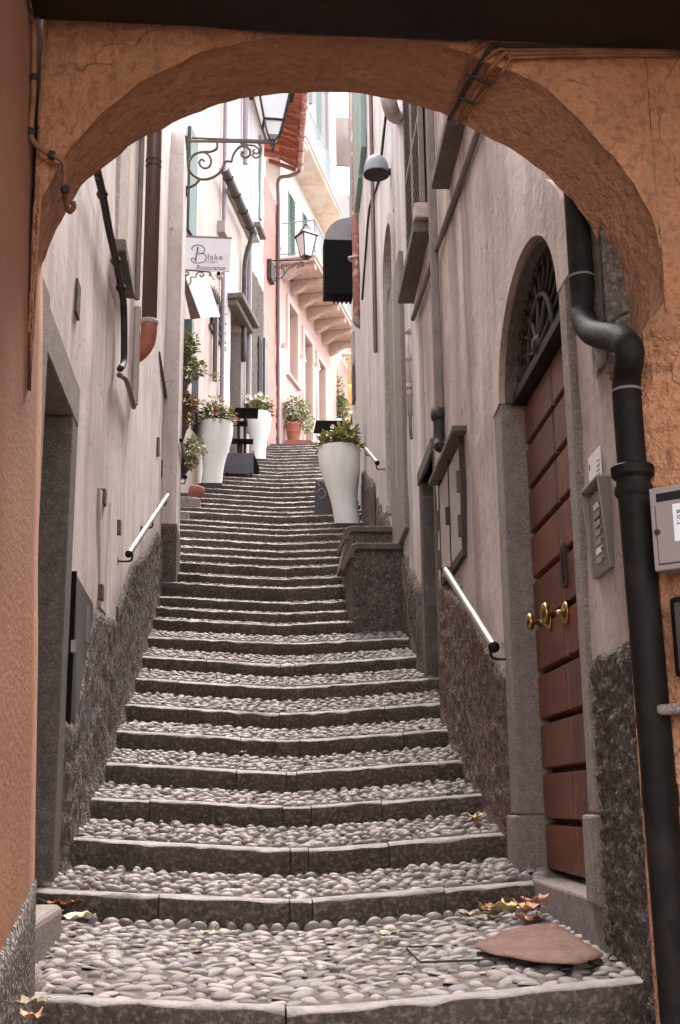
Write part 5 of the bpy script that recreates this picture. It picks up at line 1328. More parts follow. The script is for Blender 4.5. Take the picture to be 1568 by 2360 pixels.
# --- bowl lamp on the right wall
la, lz = WR.px(897, 400, .02)
bl = thing('bowl_lamp', 'grey half dome street lamp fixed to the right wall', 'street lamp', WR.pt(la, .0, lz))
c = atY(868, 398, WR.pt(la, 0, 0).y - .02)
mb = MB(); R_ = .142
mb.lathe(c, [(R_, -.02), (R_, .0), (R_ * .98, .06), (R_ * .88, .12), (R_ * .66, .17), (R_ * .34, .205), (.02, .215)], 22); obj('shade', mb, 'lamp_grey', bl, smooth=True)
mb = MB(); mb.lathe(c + Vector((0, 0, -.024)), [(R_ * .9, 0), (R_ * .9, .012)], 22); obj('diffuser', mb, 'lamp_diffuser', bl)
mb = MB(); mb.lathe(c + Vector((0, 0, -.032)), [(R_ * 1.02, 0), (R_ * 1.04, .012), (R_ * .92, .014)], 22); obj('rim', mb, 'black_iron', bl)
wq = WR.pt(la, 0, c.z + .02); mb = MB(); mb.tube([c + Vector((.06, 0, .03)), wq + Vector((.02, 0, 0))], .04, 8); obj('arm', mb, 'black_iron', bl)
# --- speckled pink drainpipe, black projecting sign, tan panel, boxes
pY = 17.95
pc = atY(821, 600, pY); zt_, zb_ = atY(818, 425, pY).z, atY(822, 735, pY).z
sp = thing('drainpipe', 'peeling dusky pink downpipe beside the black sign box', 'drainpipe', (pc.x, pY, zb_))
mb = MB(); mb.tube([(pc.x, pY, zt_ + 2.5), (pc.x, pY, zb_)], .062, 12); obj('pipe', mb, 'pink_pipe', sp, smooth=True)
mb = MB(); mb.tube(smooth_path([(pc.x, pY, zb_ + .02), (pc.x, pY, zb_ - .05), (pc.x + .06, pY, zb_ - .1), (pc.x + .25, pY, zb_ - .12)], 4), .066, 12); obj('elbow', mb, 'conduit_grey', sp, smooth=True)
mb = MB(); mb.tube([(pc.x + .09 * math.cos(k * PI / 8) - .03, pY + .09 * math.sin(k * PI / 8) - .02, atY(820, 597, pY).z + .012 * math.sin(k)) for k in range(17)], .02, 6); obj('cable_coil', mb, 'conduit_pale', sp, smooth=True)
mb = MB(); mb.tube([(pc.x + .075 * math.cos(k * PI / 6), pY + .075 * math.sin(k * PI / 6), atY(820, 540, pY).z) for k in range(13)], .010, 5); obj('clip', mb, 'pink_pipe', sp)
bY = 18.6; W_ = WF(bY)
sg = thing('projecting_sign', 'black box sign with rounded grey top above the pink downpipe side', 'sign', atY(812, 675, bY))
p0, p1 = atY(748, 676, bY), atY(813, 553, bY)
mb = MB(); mb.box((p0.x, bY, p0.z), (p1.x, bY + .35, p1.z)); obj('box', mb, 'black_paint', sg, bevel=.008)
c = atY(812, 553, bY); r_ = c.x - atY(749, 553, bY).x; hz = atY(812, 498, bY).z - c.z
mb = MB(); lp = [(c.x, c.z + .002)] + [(c.x - r_ * math.sin(PI / 2 * i / 10), c.z + .002 + hz * math.cos(PI / 2 * i / 10)) for i in range(11)]
mb.prism([Vector((x, bY + .05, z)) for x, z in lp], (0, .25, 0)); obj('rounded_top', mb, 'grey_panel', sg)
for i in range(5):
    x = p0.x + .17 + i * .07; mb = MB(); mb.box((x, bY + .04, p0.z - .05), (x + .035, bY + .3, p0.z - .002)); obj('fringe', mb, 'black_paint', sg)
tY = 20.7
p0, p1 = atY(775, 381, tY), atY(805, 271, tY)
mb = MB(); mb.box((p0.x, tY, p0.z), (p1.x, tY + .06, p1.z)); tp_ = thing('hanging_board', 'plain tan board hanging beside the green shutters', 'board', ((p0.x + p1.x) / 2, tY, p0.z)); obj('board', mb, 'tan_panel', tp_, bevel=.006)
mb = MB(); mb.tube([(p1.x + .02, tY + .03, p0.z), (p1.x + .02, tY + .03, p1.z)], .02, 6); obj('hinge_rod', mb, 'galvanised', tp_)
bY2 = 19.6
for (x0, x1, y0, y1, m, lab, nm) in ((814, 829, 763, 838, 'cabinet_white', 'pale wall box under the pink downpipe elbow', 'wall_box'), (815, 830, 842, 921, 'dark_grey', 'dark grey wall box below the pale wall box', 'wall_box')):
    p0, p1 = atY(x0, y1, bY2), atY(x1, y0, bY2)
    t = thing(nm, lab, 'wall box', ((p0.x + p1.x) / 2, bY2, p0.z))
    mb = MB(); mb.box((p0.x, bY2, p0.z), (p1.x + .03, bY2 + .3, p1.z)); obj('body', mb, m, t, bevel=.01)
    mb = MB(); mb.box((p0.x + .015, bY2 - .012, p0.z + .09), (p1.x + .015, bY2 - .002, p1.z - .03)); obj('lid', mb, m, t, bevel=.006)
    mb = MB(); mb.box((p0.x + .02, bY2 - .01, p0.z + .01), (p1.x + .01, bY2 - .003, p0.z + .07)); obj('vent', mb, 'dark_frame', t)

# --- left wall: brown downpipe with terracotta elbow, tubes
a_ = WL.px(352, 560, .12)[0]; ze = WL.px(347, 742, .12)[1]
bd = thing('drainpipe', 'brown downpipe with terracotta elbow on the left wall', 'drainpipe', WL.pt(a_, .1, ze))
mb = MB(); mb.tube([WL.pt(a_, .11, ze), WL.pt(a_, .11, 9.4)], .062, 16); obj('pipe', mb, 'brown_pipe', bd, smooth=True)
mb = MB(); mb.tube(smooth_path([WL.pt(a_, .11, ze), WL.pt(a_, .11, ze - .10), WL.pt(a_, .09, ze - .2), WL.pt(a_, .03, ze - .28), WL.pt(a_, -.06, ze - .32)], 5), .065, 16); obj('elbow', mb, 'terracotta', bd, smooth=True)
mb = MB(); mb.lathe(WL.pt(a_, .11, ze - .03), [(.068, 0), (.076, .012), (.076, .03), (.066, .045)], 18); obj('collar', mb, 'stone_pale', bd, smooth=True)
zb_ = WL.px(352, 345, .12)[1]
for dz in (0, .05):
    mb = MB(); mb.lathe(WL.pt(a_, .11, zb_ + dz), [(.066, 0), (.068, .008), (.066, .016)], 16); obj('clip', mb, 'dark_frame', bd)
cp = [(758, 150), (800, 330), (850, 600), (905, 850), (945, 1060), (966, 1200), (970, 1500), (966, 1650), (938, 1700)]
cpw = [WL.P(x * .2953, 348 + y * .2953, .06) for x, y in cp]
cb2 = thing('cable_bundle', 'thick black cable bundle slanting along the left wall', 'cable', cpw[-1])
for k, (r, dx) in enumerate(((.023, 0), (.013, .04), (.010, -.03))):
    pts = [p + Vector((0, dx * .4, -dx)) for p in (cpw if k == 0 else cpw[:6])]; mb = MB(); mb.tube(smooth_path(pts, 5), r, 8); obj('cable', mb, 'cable_dark', cb2, smooth=True)
for i in (1, 3, 4):
    mb = MB(); mb.lathe(cpw[i] + Vector((0, 0, -.03)), [(.024, 0), (.034, .025), (.024, .05)], 8); obj('clamp', mb, 'black_iron', cb2)
sp_ = [WL.P(x * .2953, 348 + y * .2953, .05) for x, y in ((932, 1750), (965, 1765), (990, 1800), (1020, 1900), (1046, 2000))]
pipe('pipe_stub', sp_, .019, 'conduit_grey', 'short bent grey pipe stub on left wall below the cable bundle', 'pipe', 8, 4)
a_ = WL.px(314, 820, .03)[0]
pipe('conduit', [WL.pt(a_, .03, WL.px(311, 935, .03)[1]), WL.pt(a_, .03, WL.px(316, 700, .03)[1])], .028, 'conduit_pale', 'pale short vertical conduit on left wall near the terracotta elbow', 'conduit', 8, 0)
a_ = WL.px(322, 500, .03)[0]
pipe('conduit', [WL.pt(a_, .03, WL.px(316, 690, .03)[1]), WL.pt(a_, .03, 9.3)], .022, 'conduit_grey', 'thin dark conduit on left wall just before the brown downpipe', 'conduit', 8, 0)

# --- pipes on the left houses further up
for (x, yt, yb, r, m, lab) in ((516, 150, 1000, .045, 'mauve_pipe', 'slim mauve downpipe on the beige house behind the sign'), (567, 140, 380, .06, 'mauve_pipe', 'lavender downpipe on the pale house above the copper gutter'), (574, 560, 1000, .06, 'mauve_pipe', 'dark mauve downpipe right of the stone door hood'), (497, 700, 880, .05, 'brown_pipe', 'short brown pipe below the barred window')):
    a_ = WB.px(x, (yt + yb) / 2, .08)[0]
    pipe('drainpipe', [WB.pt(a_, .08, WB.px(x, yb, .08)[1]), WB.pt(a_, .08, WB.px(x, yt, .08)[1])], r, m, lab, 'drainpipe', 8, 0)
q = WB.P(520, 538, .1); mb = MB(); WB.box(mb, WB.px(514, 538, .12)[0], WB.px(529, 538, .12)[0], 0, .16, q.z - .12, q.z + .14); obj('junction_box', mb, 'tan_panel', label='small cream junction box above the restaurant sign', cat='junction box', bevel=.01)

# ================================================================== LANTERNS, SIGNS
def scroll(W, pts, conv, r, out=0.0, n=6, sub=5):
    mb = MB(); mb.tube(smooth_path([W.P(*conv(x, y), out) for x, y in pts], sub), r, n); return mb
def flat_ring(a, b):
    return a
# big wrought bracket lantern on the pillar
LY1 = 13.9; WL1 = WF(LY1)
cv = lambda x, y: (418.1 + x * .1944, 200.4 + y * .1944)
ln = thing('bracket_lantern', 'large street lantern on scrolled iron bracket above the restaurant sign', 'lantern', WL1.P(629, 325))
br_ = obj('bracket', scroll(WL1, [(10, 642), (400, 645), (800, 652), (1090, 660)], cv, .021, 0), 'iron_rust', ln, smooth=True)
for k, (pts, r) in enumerate((
    ([(130, 605), (500, 620), (1060, 640)], .012),
    ([(425, 660), (420, 730), (350, 765), (240, 770), (150, 805), (95, 880), (88, 960), (130, 1035), (220, 1088), (320, 1090), (420, 1045), (485, 975), (515, 890), (560, 880), (595, 890)], .014),
    ([(240, 770), (310, 795), (353, 860), (340, 935), (285, 965), (228, 935), (215, 885), (245, 858), (275, 885)], .012),
    ([(595, 890), (620, 800), (680, 720), (750, 700), (808, 745), (812, 805), (765, 835), (718, 808), (722, 770), (745, 775)], .013),
    ([(700, 670), (800, 690), (870, 700), (925, 750), (900, 790), (850, 770), (870, 735)], .010),
    ([(830, 650), (900, 660), (942, 715), (935, 800), (890, 842), (845, 815), (860, 790)], .010),
    ([(220, 1088), (180, 1145), (110, 1185), (50, 1200), (40, 1260), (45, 1320)], .014),
    ([(50, 640), (55, 740)], .018), ([(0, 530), (50, 580), (140, 615)], .006))):
    obj('scroll', scroll(WL1, pts, cv, r * 1.3), 'iron_rust', br_, smooth=True)
mb = MB(); q = WL1.P(426, 325); mb.box((q.x - .3, LY1 - .03, q.z - .06), (q.x + .04, LY1 + .03, q.z + .06)); obj('wall_plate', mb, 'iron', br_)
q = WL1.P(425, 440); mb = MB(); mb.box((q.x - .3, LY1 - .03, q.z - .06), (q.x + .04, LY1 + .03, q.z + .06)); obj('wall_plate', mb, 'iron', br_)
def lantern(parent, c, zb, s, H, tw, gl='lantern_glass', fr='iron', rot=.3):
    """four sided lantern: zb bottom of glass, s bottom half width, tw top half width"""
    def cor(h, w): return [Vector((c.x, c.y, h)) + Vector((math.cos(rot + PI / 4 + k * PI / 2), math.sin(rot + PI / 4 + k * PI / 2), 0)) * w * 1.414 for k in range(4)]
    b, t = cor(zb, s), cor(zb + H, tw)
    for k in range(4):
        k2 = (k + 1) % 4; n = ((b[k] + b[k2]) / 2 - Vector((c.x, c.y, zb))).normalized()
        mb = MB(); mb.prism([b[k], b[k2], t[k2], t[k]], n * -.006); obj('pane', mb, gl, parent)
        mb = MB(); mb.tube([b[k], t[k]], .016, 6); obj('frame_bar', mb, fr, parent)
        mb = MB(); mb.tube([b[k], b[k2]], .014, 6); obj('frame_bar', mb, fr, parent)
        mb = MB(); mb.tube([t[k], t[k2]], .018, 6); obj('frame_bar', mb, fr, parent)
    r0, r1, r2 = cor(zb + H, tw * 1.25), cor(zb + H + H * .22, tw * .72), cor(zb + H + H * .5, tw * .3)
    mb = MB(); mb.add(r0 + r1 + r2, [(k, (k + 1) % 4, 4 + (k + 1) % 4, 4 + k) for k in range(4)] + [(4 + k, 4 + (k + 1) % 4, 8 + (k + 1) % 4, 8 + k) for k in range(4)] + [(8, 9, 10, 11), (3, 2, 1, 0)]); obj('roof', mb, 'lamp_grey' if fr != 'iron' else 'iron', parent)
    mb = MB(); mb.lathe((c.x, c.y, zb + H * 1.5), [(tw * .25, 0), (tw * .3, tw * .2), (tw * .12, tw * .35)], 10); obj('finial', mb, fr, parent, smooth=True)
hub = WL1.P(629, 326); zb = WL1.P(629, 286).z
for k in range(4):
    t = .06 + PI / 4 + k * PI / 2; d = Vector((math.cos(t), math.sin(t), 0)) * .18
    mb = MB(); mb.tube(smooth_path([hub + Vector((0, 0, -.03)), hub + d * .45 + Vector((0, 0, .03)), hub + d * .75 + Vector((0, 0, .12)), Vector((hub.x, LY1, zb)) + d], 4), .011, 6); obj('cage_arm', mb, 'iron', ln, smooth=True)
mb = MB(); cc_ = [Vector((hub.x, LY1, 0)) + Vector((math.cos(.06 + PI / 4 + k * PI / 2), math.sin(.06 + PI / 4 + k * PI / 2), 0)) * .09 for k in range(4)]
mb.add([p + Vector((0, 0, hub.z + .07)) for p in cc_] + [Vector((hub.x, LY1, 0)).lerp(p, 1.75) + Vector((0, 0, zb - .01 - hub.z * 0)) for p in cc_], [(0, 1, 2, 3), (4, 5, 6, 7)] + [(k, (k + 1) % 4, 4 + (k + 1) % 4, 4 + k) for k in range(4)]); obj('lower_glass', mb, 'lantern_glass', ln)
mb = MB(); mb.lathe(hub + Vector((0, 0, -.14)), [(.012, 0), (.024, .02), (.02, .05), (.01, .06), (.03, .075), (.032, .13), (.02, .17)], 12); obj('finial', mb, 'iron', ln, smooth=True)
lantern(ln, Vector((hub.x, LY1, 0)), zb, .128, .52, .235, rot=.06)
# second lantern at the bend
LY2 = 27.3; W2_ = WF(LY2)
l2 = thing('bracket_lantern', 'distant street lantern on iron bracket in front of the pink balcony', 'lantern', W2_.P(690, 600))
b2 = obj('bracket', scroll(W2_, [(618, 601), (660, 600), (712, 598)], lambda x, y: (x, y), .018), 'iron', l2, smooth=True)
for pts in ([(640, 612), (628, 622), (630, 638), (645, 642), (656, 632), (652, 618), (640, 618), (638, 628), (645, 632)], [(656, 632), (664, 620), (676, 614), (684, 606), (690, 614), (684, 618)], [(640, 640), (632, 650), (620, 656), (620, 664)], [(690, 606), (698, 604), (700, 612), (692, 612)]):
    obj('scroll', scroll(W2_, pts, lambda x, y: (x, y), .014), 'iron', b2, smooth=True)
q = W2_.P(706, 592)
lantern(l2, Vector((q.x, LY2, 0)), q.z, .10, W2_.P(706, 545).z - q.z, .19, fr='iron', rot=.5)
mb = MB(); mb.tube([q + Vector((0, 0, -.08)), q + Vector((0, 0, .01))], .03, 8); obj('stem', mb, 'iron', l2)
# hanging restaurant sign
SY = 14.9; WSg = WF(SY)
sv = lambda x, y: (400.7 + x * .1444, 505.3 + y * .1444)
bs = thing('hanging_sign', 'white hanging restaurant sign with brown lettering', 'sign', WSg.P(480, 625))
mb = MB(); mb.prism([WSg.P(*sv(x, y)) for x, y in ((215, 285), (920, 310), (890, 835), (185, 810))], (0, .025, 0)); bd_ = obj('board', mb, 'sign_white', bs, bevel=.003)
mb = MB(); mb.tube([WSg.P(*sv(195, 272), .0), WSg.P(*sv(930, 300), .0)], .012, 8); obj('top_rod', mb, 'conduit_grey', bs)
for pts, r in (([(345, 660), (365, 560), (388, 450)], .009), ([(300, 492), (288, 460), (320, 425), (390, 408), (465, 432), (492, 490), (460, 540), (405, 545), (405, 528)], .005), ([(430, 540), (490, 555), (517, 610), (480, 675), (400, 697), (320, 690), (282, 655), (290, 622), (322, 616), (328, 632)], .005), ([(330, 660), (365, 660)], .003), ([(360, 460), (392, 448)], .003)):
    obj('letter_stroke', scroll(WSg, pts, sv, r, .004, 6, 6), 'ink_brown', bd_, smooth=True)
def sign_text(s, size, x, y, m, shear=0, bold=0, space=1.0):
    a, z = WSg.px(*sv(x, y), .003); return place_text(s, size, WSg, a, .003, z, m, bd_, shear=shear, bold=bold, space=space)
sign_text('lake', .118, 535, 640, 'ink_brown', space=1.12)
sign_text('ellagio', .063, 505, 690, 'ink_pale', space=1.05)
sign_text('Ristorante', .092, 345, 800, 'ink_brown', shear=.35, space=1.02)
for pts, r in (([(150, 808), (400, 825), (560, 845), (590, 885), (560, 895)], .012), ([(190, 905), (235, 880), (220, 840), (180, 845)], .009), ([(150, 1075), (230, 1058), (272, 1000), (275, 925), (350, 925), (360, 880), (405, 845), (460, 855), (475, 892), (448, 920), (418, 905), (428, 885)], .009), ([(150, 860), (185, 880), (185, 940), (150, 960)], .012)):
    obj('bracket', scroll(WSg, pts, sv, r, .02), 'iron_rust', bs, smooth=True)
# security camera
cm0 = WSg.P(*sv(700, 900), .1)
cc = thing('security_camera', 'white security camera just under the restaurant sign', 'camera', cm0)
mb = MB(); mb.lathe(WSg.P(*sv(722, 905), .05), [(.035, -.1), (.042, -.08), (.042, .04), (.036, .06)], 14, axis=(-.2, -1, -.25)); obj('body', mb, 'sign_white', cc, smooth=True)
mb = MB(); mb.lathe(WSg.P(*sv(722, 872), .1), [(.026, 0), (.026, .02)], 14, axis=(-.2, -1, -.1)); obj('lens', mb, 'black_paint', cc)
mb = MB(); mb.tube([WSg.P(*sv(650, 960), .02), WSg.P(*sv(600, 900), .0)], .012, 6); obj('arm', mb, 'conduit_pale', cc)
# glass door canopy seen from below
cz = WSg.P(452, 637).z
MATS['canopy_glass'] = mat('canopy_glass', (0.80, 0.88, 0.94), 0.35, var=0.06, scale=5, trans=0.85, spec=0.5)
def atZp(x, y): return atZ(x, y, cz)
cn = thing('glass_canopy', 'pale blue glass canopy slanting in view under the restaurant sign', 'canopy', atZp(470, 680))
mb = MB(); mb.prism([atZp(*sv(190, 905)), atZp(*sv(530, 910)), atZp(*sv(740, 1558)), atZp(*sv(430, 1566))], (0, 0, .012)); obj('glass', mb, 'canopy_glass', cn)
mb = MB(); mb.prism([atZp(*sv(120, 930)), atZp(*sv(186, 930)), atZp(*sv(428, 1578)), atZp(*sv(270, 1602))], (0, 0, .02)); obj('metal_edge', mb, 'shutter_brown', cn)

# ================================================================== PLANTERS AND PLANTS
def leafy(center, rad, n, size, seed, droop=0.0, flat=0.0, up=0.3):
    rg = random.Random(seed); mb = MB(); vs = []; fs = []
    for i in range(n):
        while True:
            p = Vector((rg.uniform(-1, 1), rg.uniform(-1, 1), rg.uniform(-1, 1)))
            if p.length < 1 and p.length > .25: break
        c = Vector(center) + Vector((p.x * rad[0], p.y * rad[1], p.z * rad[2]))
        d = (Vector((p.x, p.y, p.z * .6 + up)) + Vector((rg.uniform(-.6, .6), rg.uniform(-.6, .6), rg.uniform(-.5, .5) - droop))).normalized()
        w = d.cross(Vector((rg.uniform(-.3, .3), rg.uniform(-.3, .3), 1))).normalized()
        nn = w.cross(d)
        s = size * rg.uniform(.6, 1.3); k = len(vs)
        vs += [c, c + d * s * .5 + w * s * .3 - nn * s * .06, c + d * s - nn * s * .12, c + d * s * .5 - w * s * .3 - nn * s * .06, c + d * s * .5 + nn * s * .05]
        fs += [(k, k + 1, k + 4), (k + 1, k + 2, k + 4), (k + 2, k + 3, k + 4), (k + 3, k, k + 4)]
    mb.v = vs; mb.f = fs
    return mb
def raw(name, mb, m, parent):
    me = bpy.data.meshes.new(name); me.from_pydata([tuple(v) for v in mb.v], [], mb.f)
    o = link_mesh(name, me, m, parent)
    if name in ('foliage', 'blade_tuft'): o['kind'] = 'stuff'
    return o
def flowers(center, rad, n, size, seed, m, parent, zmin=-.2):
    rg = random.Random(seed)
    for i in range(n):
        th = rg.uniform(0, 2 * PI); z = rg.uniform(zmin, 1); rr = math.sqrt(max(0, 1 - z * z))
        c = Vector(center) + Vector((rr * math.cos(th) * rad[0], -abs(rr * math.sin(th)) * rad[1], z * rad[2]))
        mb = MB()
        for k in range(5):
            a = 2 * PI * k / 5 + rg.random(); d = Vector((math.cos(a), -.35, math.sin(a))).normalized(); w = d.cross(Vector((0, 1, .2))).normalized()
            mb.add([c, c + d * size * .6 + w * size * .35, c + d * size, c + d * size * .6 - w * size * .35], [(0, 1, 2, 3)])
        raw('flower', mb, m, parent)
def stems(base, tips, r, parent):
    for t in tips:
        b = Vector(base); t = Vector(t); mb = MB(); mb.tube([b, b.lerp(t, .5) + Vector((0, 0, .03)), t], [r, r * .8, r * .4], 5); obj('stem', mb, 'twig', parent)
def planter(Y, xc, ytop, ybot, wtop_px, shift_px, label, plant, seed):
    top = atY(xc, ytop, Y); bot = atY(xc, ybot, Y); H = top.z - bot.z; ppm = F / Y
    R = wtop_px / 2 / ppm; sh = shift_px / ppm
    t = thing('tall_planter', label, 'planter', (top.x + sh, Y, bot.z), group='tall white planters on the stairs')
    prof_ = [(.61, 0), (.605, .1), (.605, .22), (.64, .34), (.73, .47), (.85, .6), (.94, .72), (.985, .84), (1.0, .94), (.995, 1.0), (.95, 1.0), (.93, .94), (.2, .93)]
    n = 32; vs = []; fs = []
    for (r, h) in prof_:
        cx = top.x + sh * (1 - min(1, h / .9)) ** 1.2 if h < .9 else top.x
        for k in range(n):
            a = 2 * PI * k / n; vs.append((cx + R * r * math.cos(a), Y + R * r * math.sin(a), bot.z + H * h))
    m = len(prof_)
    fs = [(i * n + k, i * n + (k + 1) % n, (i + 1) * n + (k + 1) % n, (i + 1) * n + k) for i in range(m - 1) for k in range(n)] + [tuple(range(n - 1, -1, -1)), tuple((m - 1) * n + k for k in range(n))]
    mb = MB(); mb.add(vs, fs); obj('body', mb, 'white_planter', t, auto=50)
    mb = MB(); mb.lathe((top.x, Y, bot.z + H * .935), [(R * .93, 0), (R * .9, .012)], 24); obj('soil', mb, 'soil', t)
    mb = MB(); g = zstair(Y - .25, top.x + sh); mb.box((top.x + sh - R * .62, Y - R * .62, g - .25), (top.x + sh + R * .62, Y + R * .62, bot.z - .003)); obj('base_board', mb, 'dark_frame', t)
    return Vector((top.x, Y, top.z)), R
# right planter
c, R = planter(17.15, 781, 1033, 1212, 102, 20, 'tall white planter beside the stone block on the right', '', 1)
pt_ = thing('planter_plant', 'leafy yellow green plant growing in the right hand planter', 'plant', c)
raw('foliage', leafy(c + Vector((0, 0, .05)), (R * 1.12, R * .95, .17), 420, .11, 11, droop=.2), 'leaf_olive', pt_)
raw('foliage', leafy(c + Vector((.12, -.02, .22)), (.18, .16, .16), 110, .11, 12, droop=.1), 'leaf_olive', pt_)
raw('foliage', leafy(c + Vector((0, 0, .02)), (R * .95, R * .85, .12), 160, .10, 13), 'leaf_dark', pt_)
stems(c + Vector((.02, 0, -.05)), [c + Vector((.12, 0, .3)), c + Vector((-.1, 0, .15)), c + Vector((.22, -.1, .2))], .008, pt_)
flowers(c + Vector((.02, 0, .1)), (.3, .2, .3), 3, .045, 14, 'petal_white', pt_, .5)
# left planters
c, R = planter(20.8, 499.5, 976, 1119, 81, -10, 'nearer tall white planter on the left with pink flowers', '', 2)
pt_ = thing('planter_plant', 'white and pink begonias in the nearer left planter', 'plant', c)
raw('foliage', leafy(c + Vector((0, 0, .10)), (R * 1.15, R, .24), 300, .10, 21, droop=.2), 'leaf_olive', pt_)
raw('foliage', leafy(c + Vector((0, 0, .06)), (R * 1.05, R * .9, .17), 220, .10, 22, droop=.2), 'leaf_dark', pt_)
raw('foliage', leafy(c + Vector((-.06, 0, .35)), (.16, .14, .14), 70, .08, 25), 'leaf_olive', pt_)
stems(c, [c + Vector((-.1, 0, .42)), c + Vector((.15, 0, .3)), c + Vector((0, -.1, .35))], .007, pt_)
flowers(c + Vector((-.04, 0, .18)), (.3, .26, .3), 12, .05, 23, 'petal_white', pt_, .1)
flowers(c + Vector((0, 0, .1)), (.36, .26, .2), 9, .045, 24, 'petal_pink', pt_, -.2)
c, R = planter(24.63, 597, 953, 1062, 60, -1, 'farther tall white planter against the red house', '', 3)
pt_ = thing('planter_plant', 'white begonias in the farther left planter', 'plant', c)
raw('foliage', leafy(c + Vector((0, 0, .12)), (R * 1.15, R, .25), 260, .10, 31, droop=.2), 'leaf_olive', pt_)
raw('foliage', leafy(c + Vector((0, 0, .07)), (R * 1.05, R * .9, .18), 200, .10, 32, droop=.2), 'leaf_dark', pt_)
stems(c, [c + Vector((-.1, 0, .3)), c + Vector((.1, 0, .32))], .007, pt_)
flowers(c + Vector((-.04, 0, .2)), (.3, .26, .26), 13, .055, 33, 'petal_white', pt_, .0)
# terracotta pot at the top
PY = 28.9; b = atY(677, 1019, PY); t = atY(677, 977, PY); ppm = F / PY
tp1 = thing('terracotta_pot', 'large terracotta pot at the head of the stairs', 'pot', (b.x, PY, b.z))
R = 20 / ppm; H = t.z - b.z
mb = MB(); mb.lathe((b.x, PY, b.z), [(R * .68, 0), (R * .86, H * .45), (R * .9, H * .5), (R * .86, H * .54), (R * .95, H * .8), (R * 1.02, H * .84), (R * 1.04, H * .97), (R, H), (R * .88, H), (R * .85, H * .9)], 22); obj('body', mb, 'terracotta', tp1, auto=40)
mb = MB(); mb.box((b.x - R, PY - R, TOPZ), (b.x + R * 2.4, PY + R, b.z - .002)) if b.z > TOPZ + .01 else mb.box((b.x - R, PY - R, b.z - .08), (b.x + R * 2.4, PY + R, b.z - .002)); obj('stand', mb, 'terracotta_dark', tp1)
tpp = thing('shrub', 'arching pale green shrub in the terracotta pot', 'shrub', (b.x, PY, t.z))
cc = Vector((b.x, PY, t.z))
raw('foliage', leafy(cc + Vector((.05, 0, .38)), (.36, .3, .34), 520, .09, 41, droop=.5), 'leaf_pale', tpp)
raw('foliage', leafy(cc + Vector((.02, 0, .32)), (.3, .26, .3), 260, .09, 42, droop=.4), 'leaf_dark', tpp)
raw('foliage', leafy(cc + Vector((.36, -.05, .0)), (.16, .16, .3), 240, .08, 43, droop=.7), 'leaf_pale', tpp)
stems(cc, [cc + Vector((-.25, 0, .5)), cc + Vector((-.1, 0, .6)), cc + Vector((.1, 0, .5)), cc + Vector((.3, 0, .3))], .014, tpp)
# climber by the yellow wall
k0 = atY(783, 970, 35.0); k1 = atY(778, 860, 35.0)
cl = thing('climbing_plant', 'tall climbing plant by the yellow wall at the far end', 'plant', k0)
raw('foliage', leafy((k0 + k1) / 2 + Vector((-.02, 0, -.05)), (.16, .15, (k1.z - k0.z) / 2 * 1.05), 420, .10, 51, droop=.2), 'leaf_olive', cl)
raw('foliage', leafy(k0 + Vector((.12, 0, .35)), (.28, .2, .4), 380, .10, 52, droop=.2), 'leaf_pale', cl)
raw('foliage', leafy(k0 + Vector((.05, 0, .4)), (.2, .2, .5), 160, .10, 53), 'leaf_dark', cl)
stems(k0 + Vector((0, 0, -.2)), [k1, k0.lerp(k1, .6) + Vector((.15, 0, 0))], .02, cl)
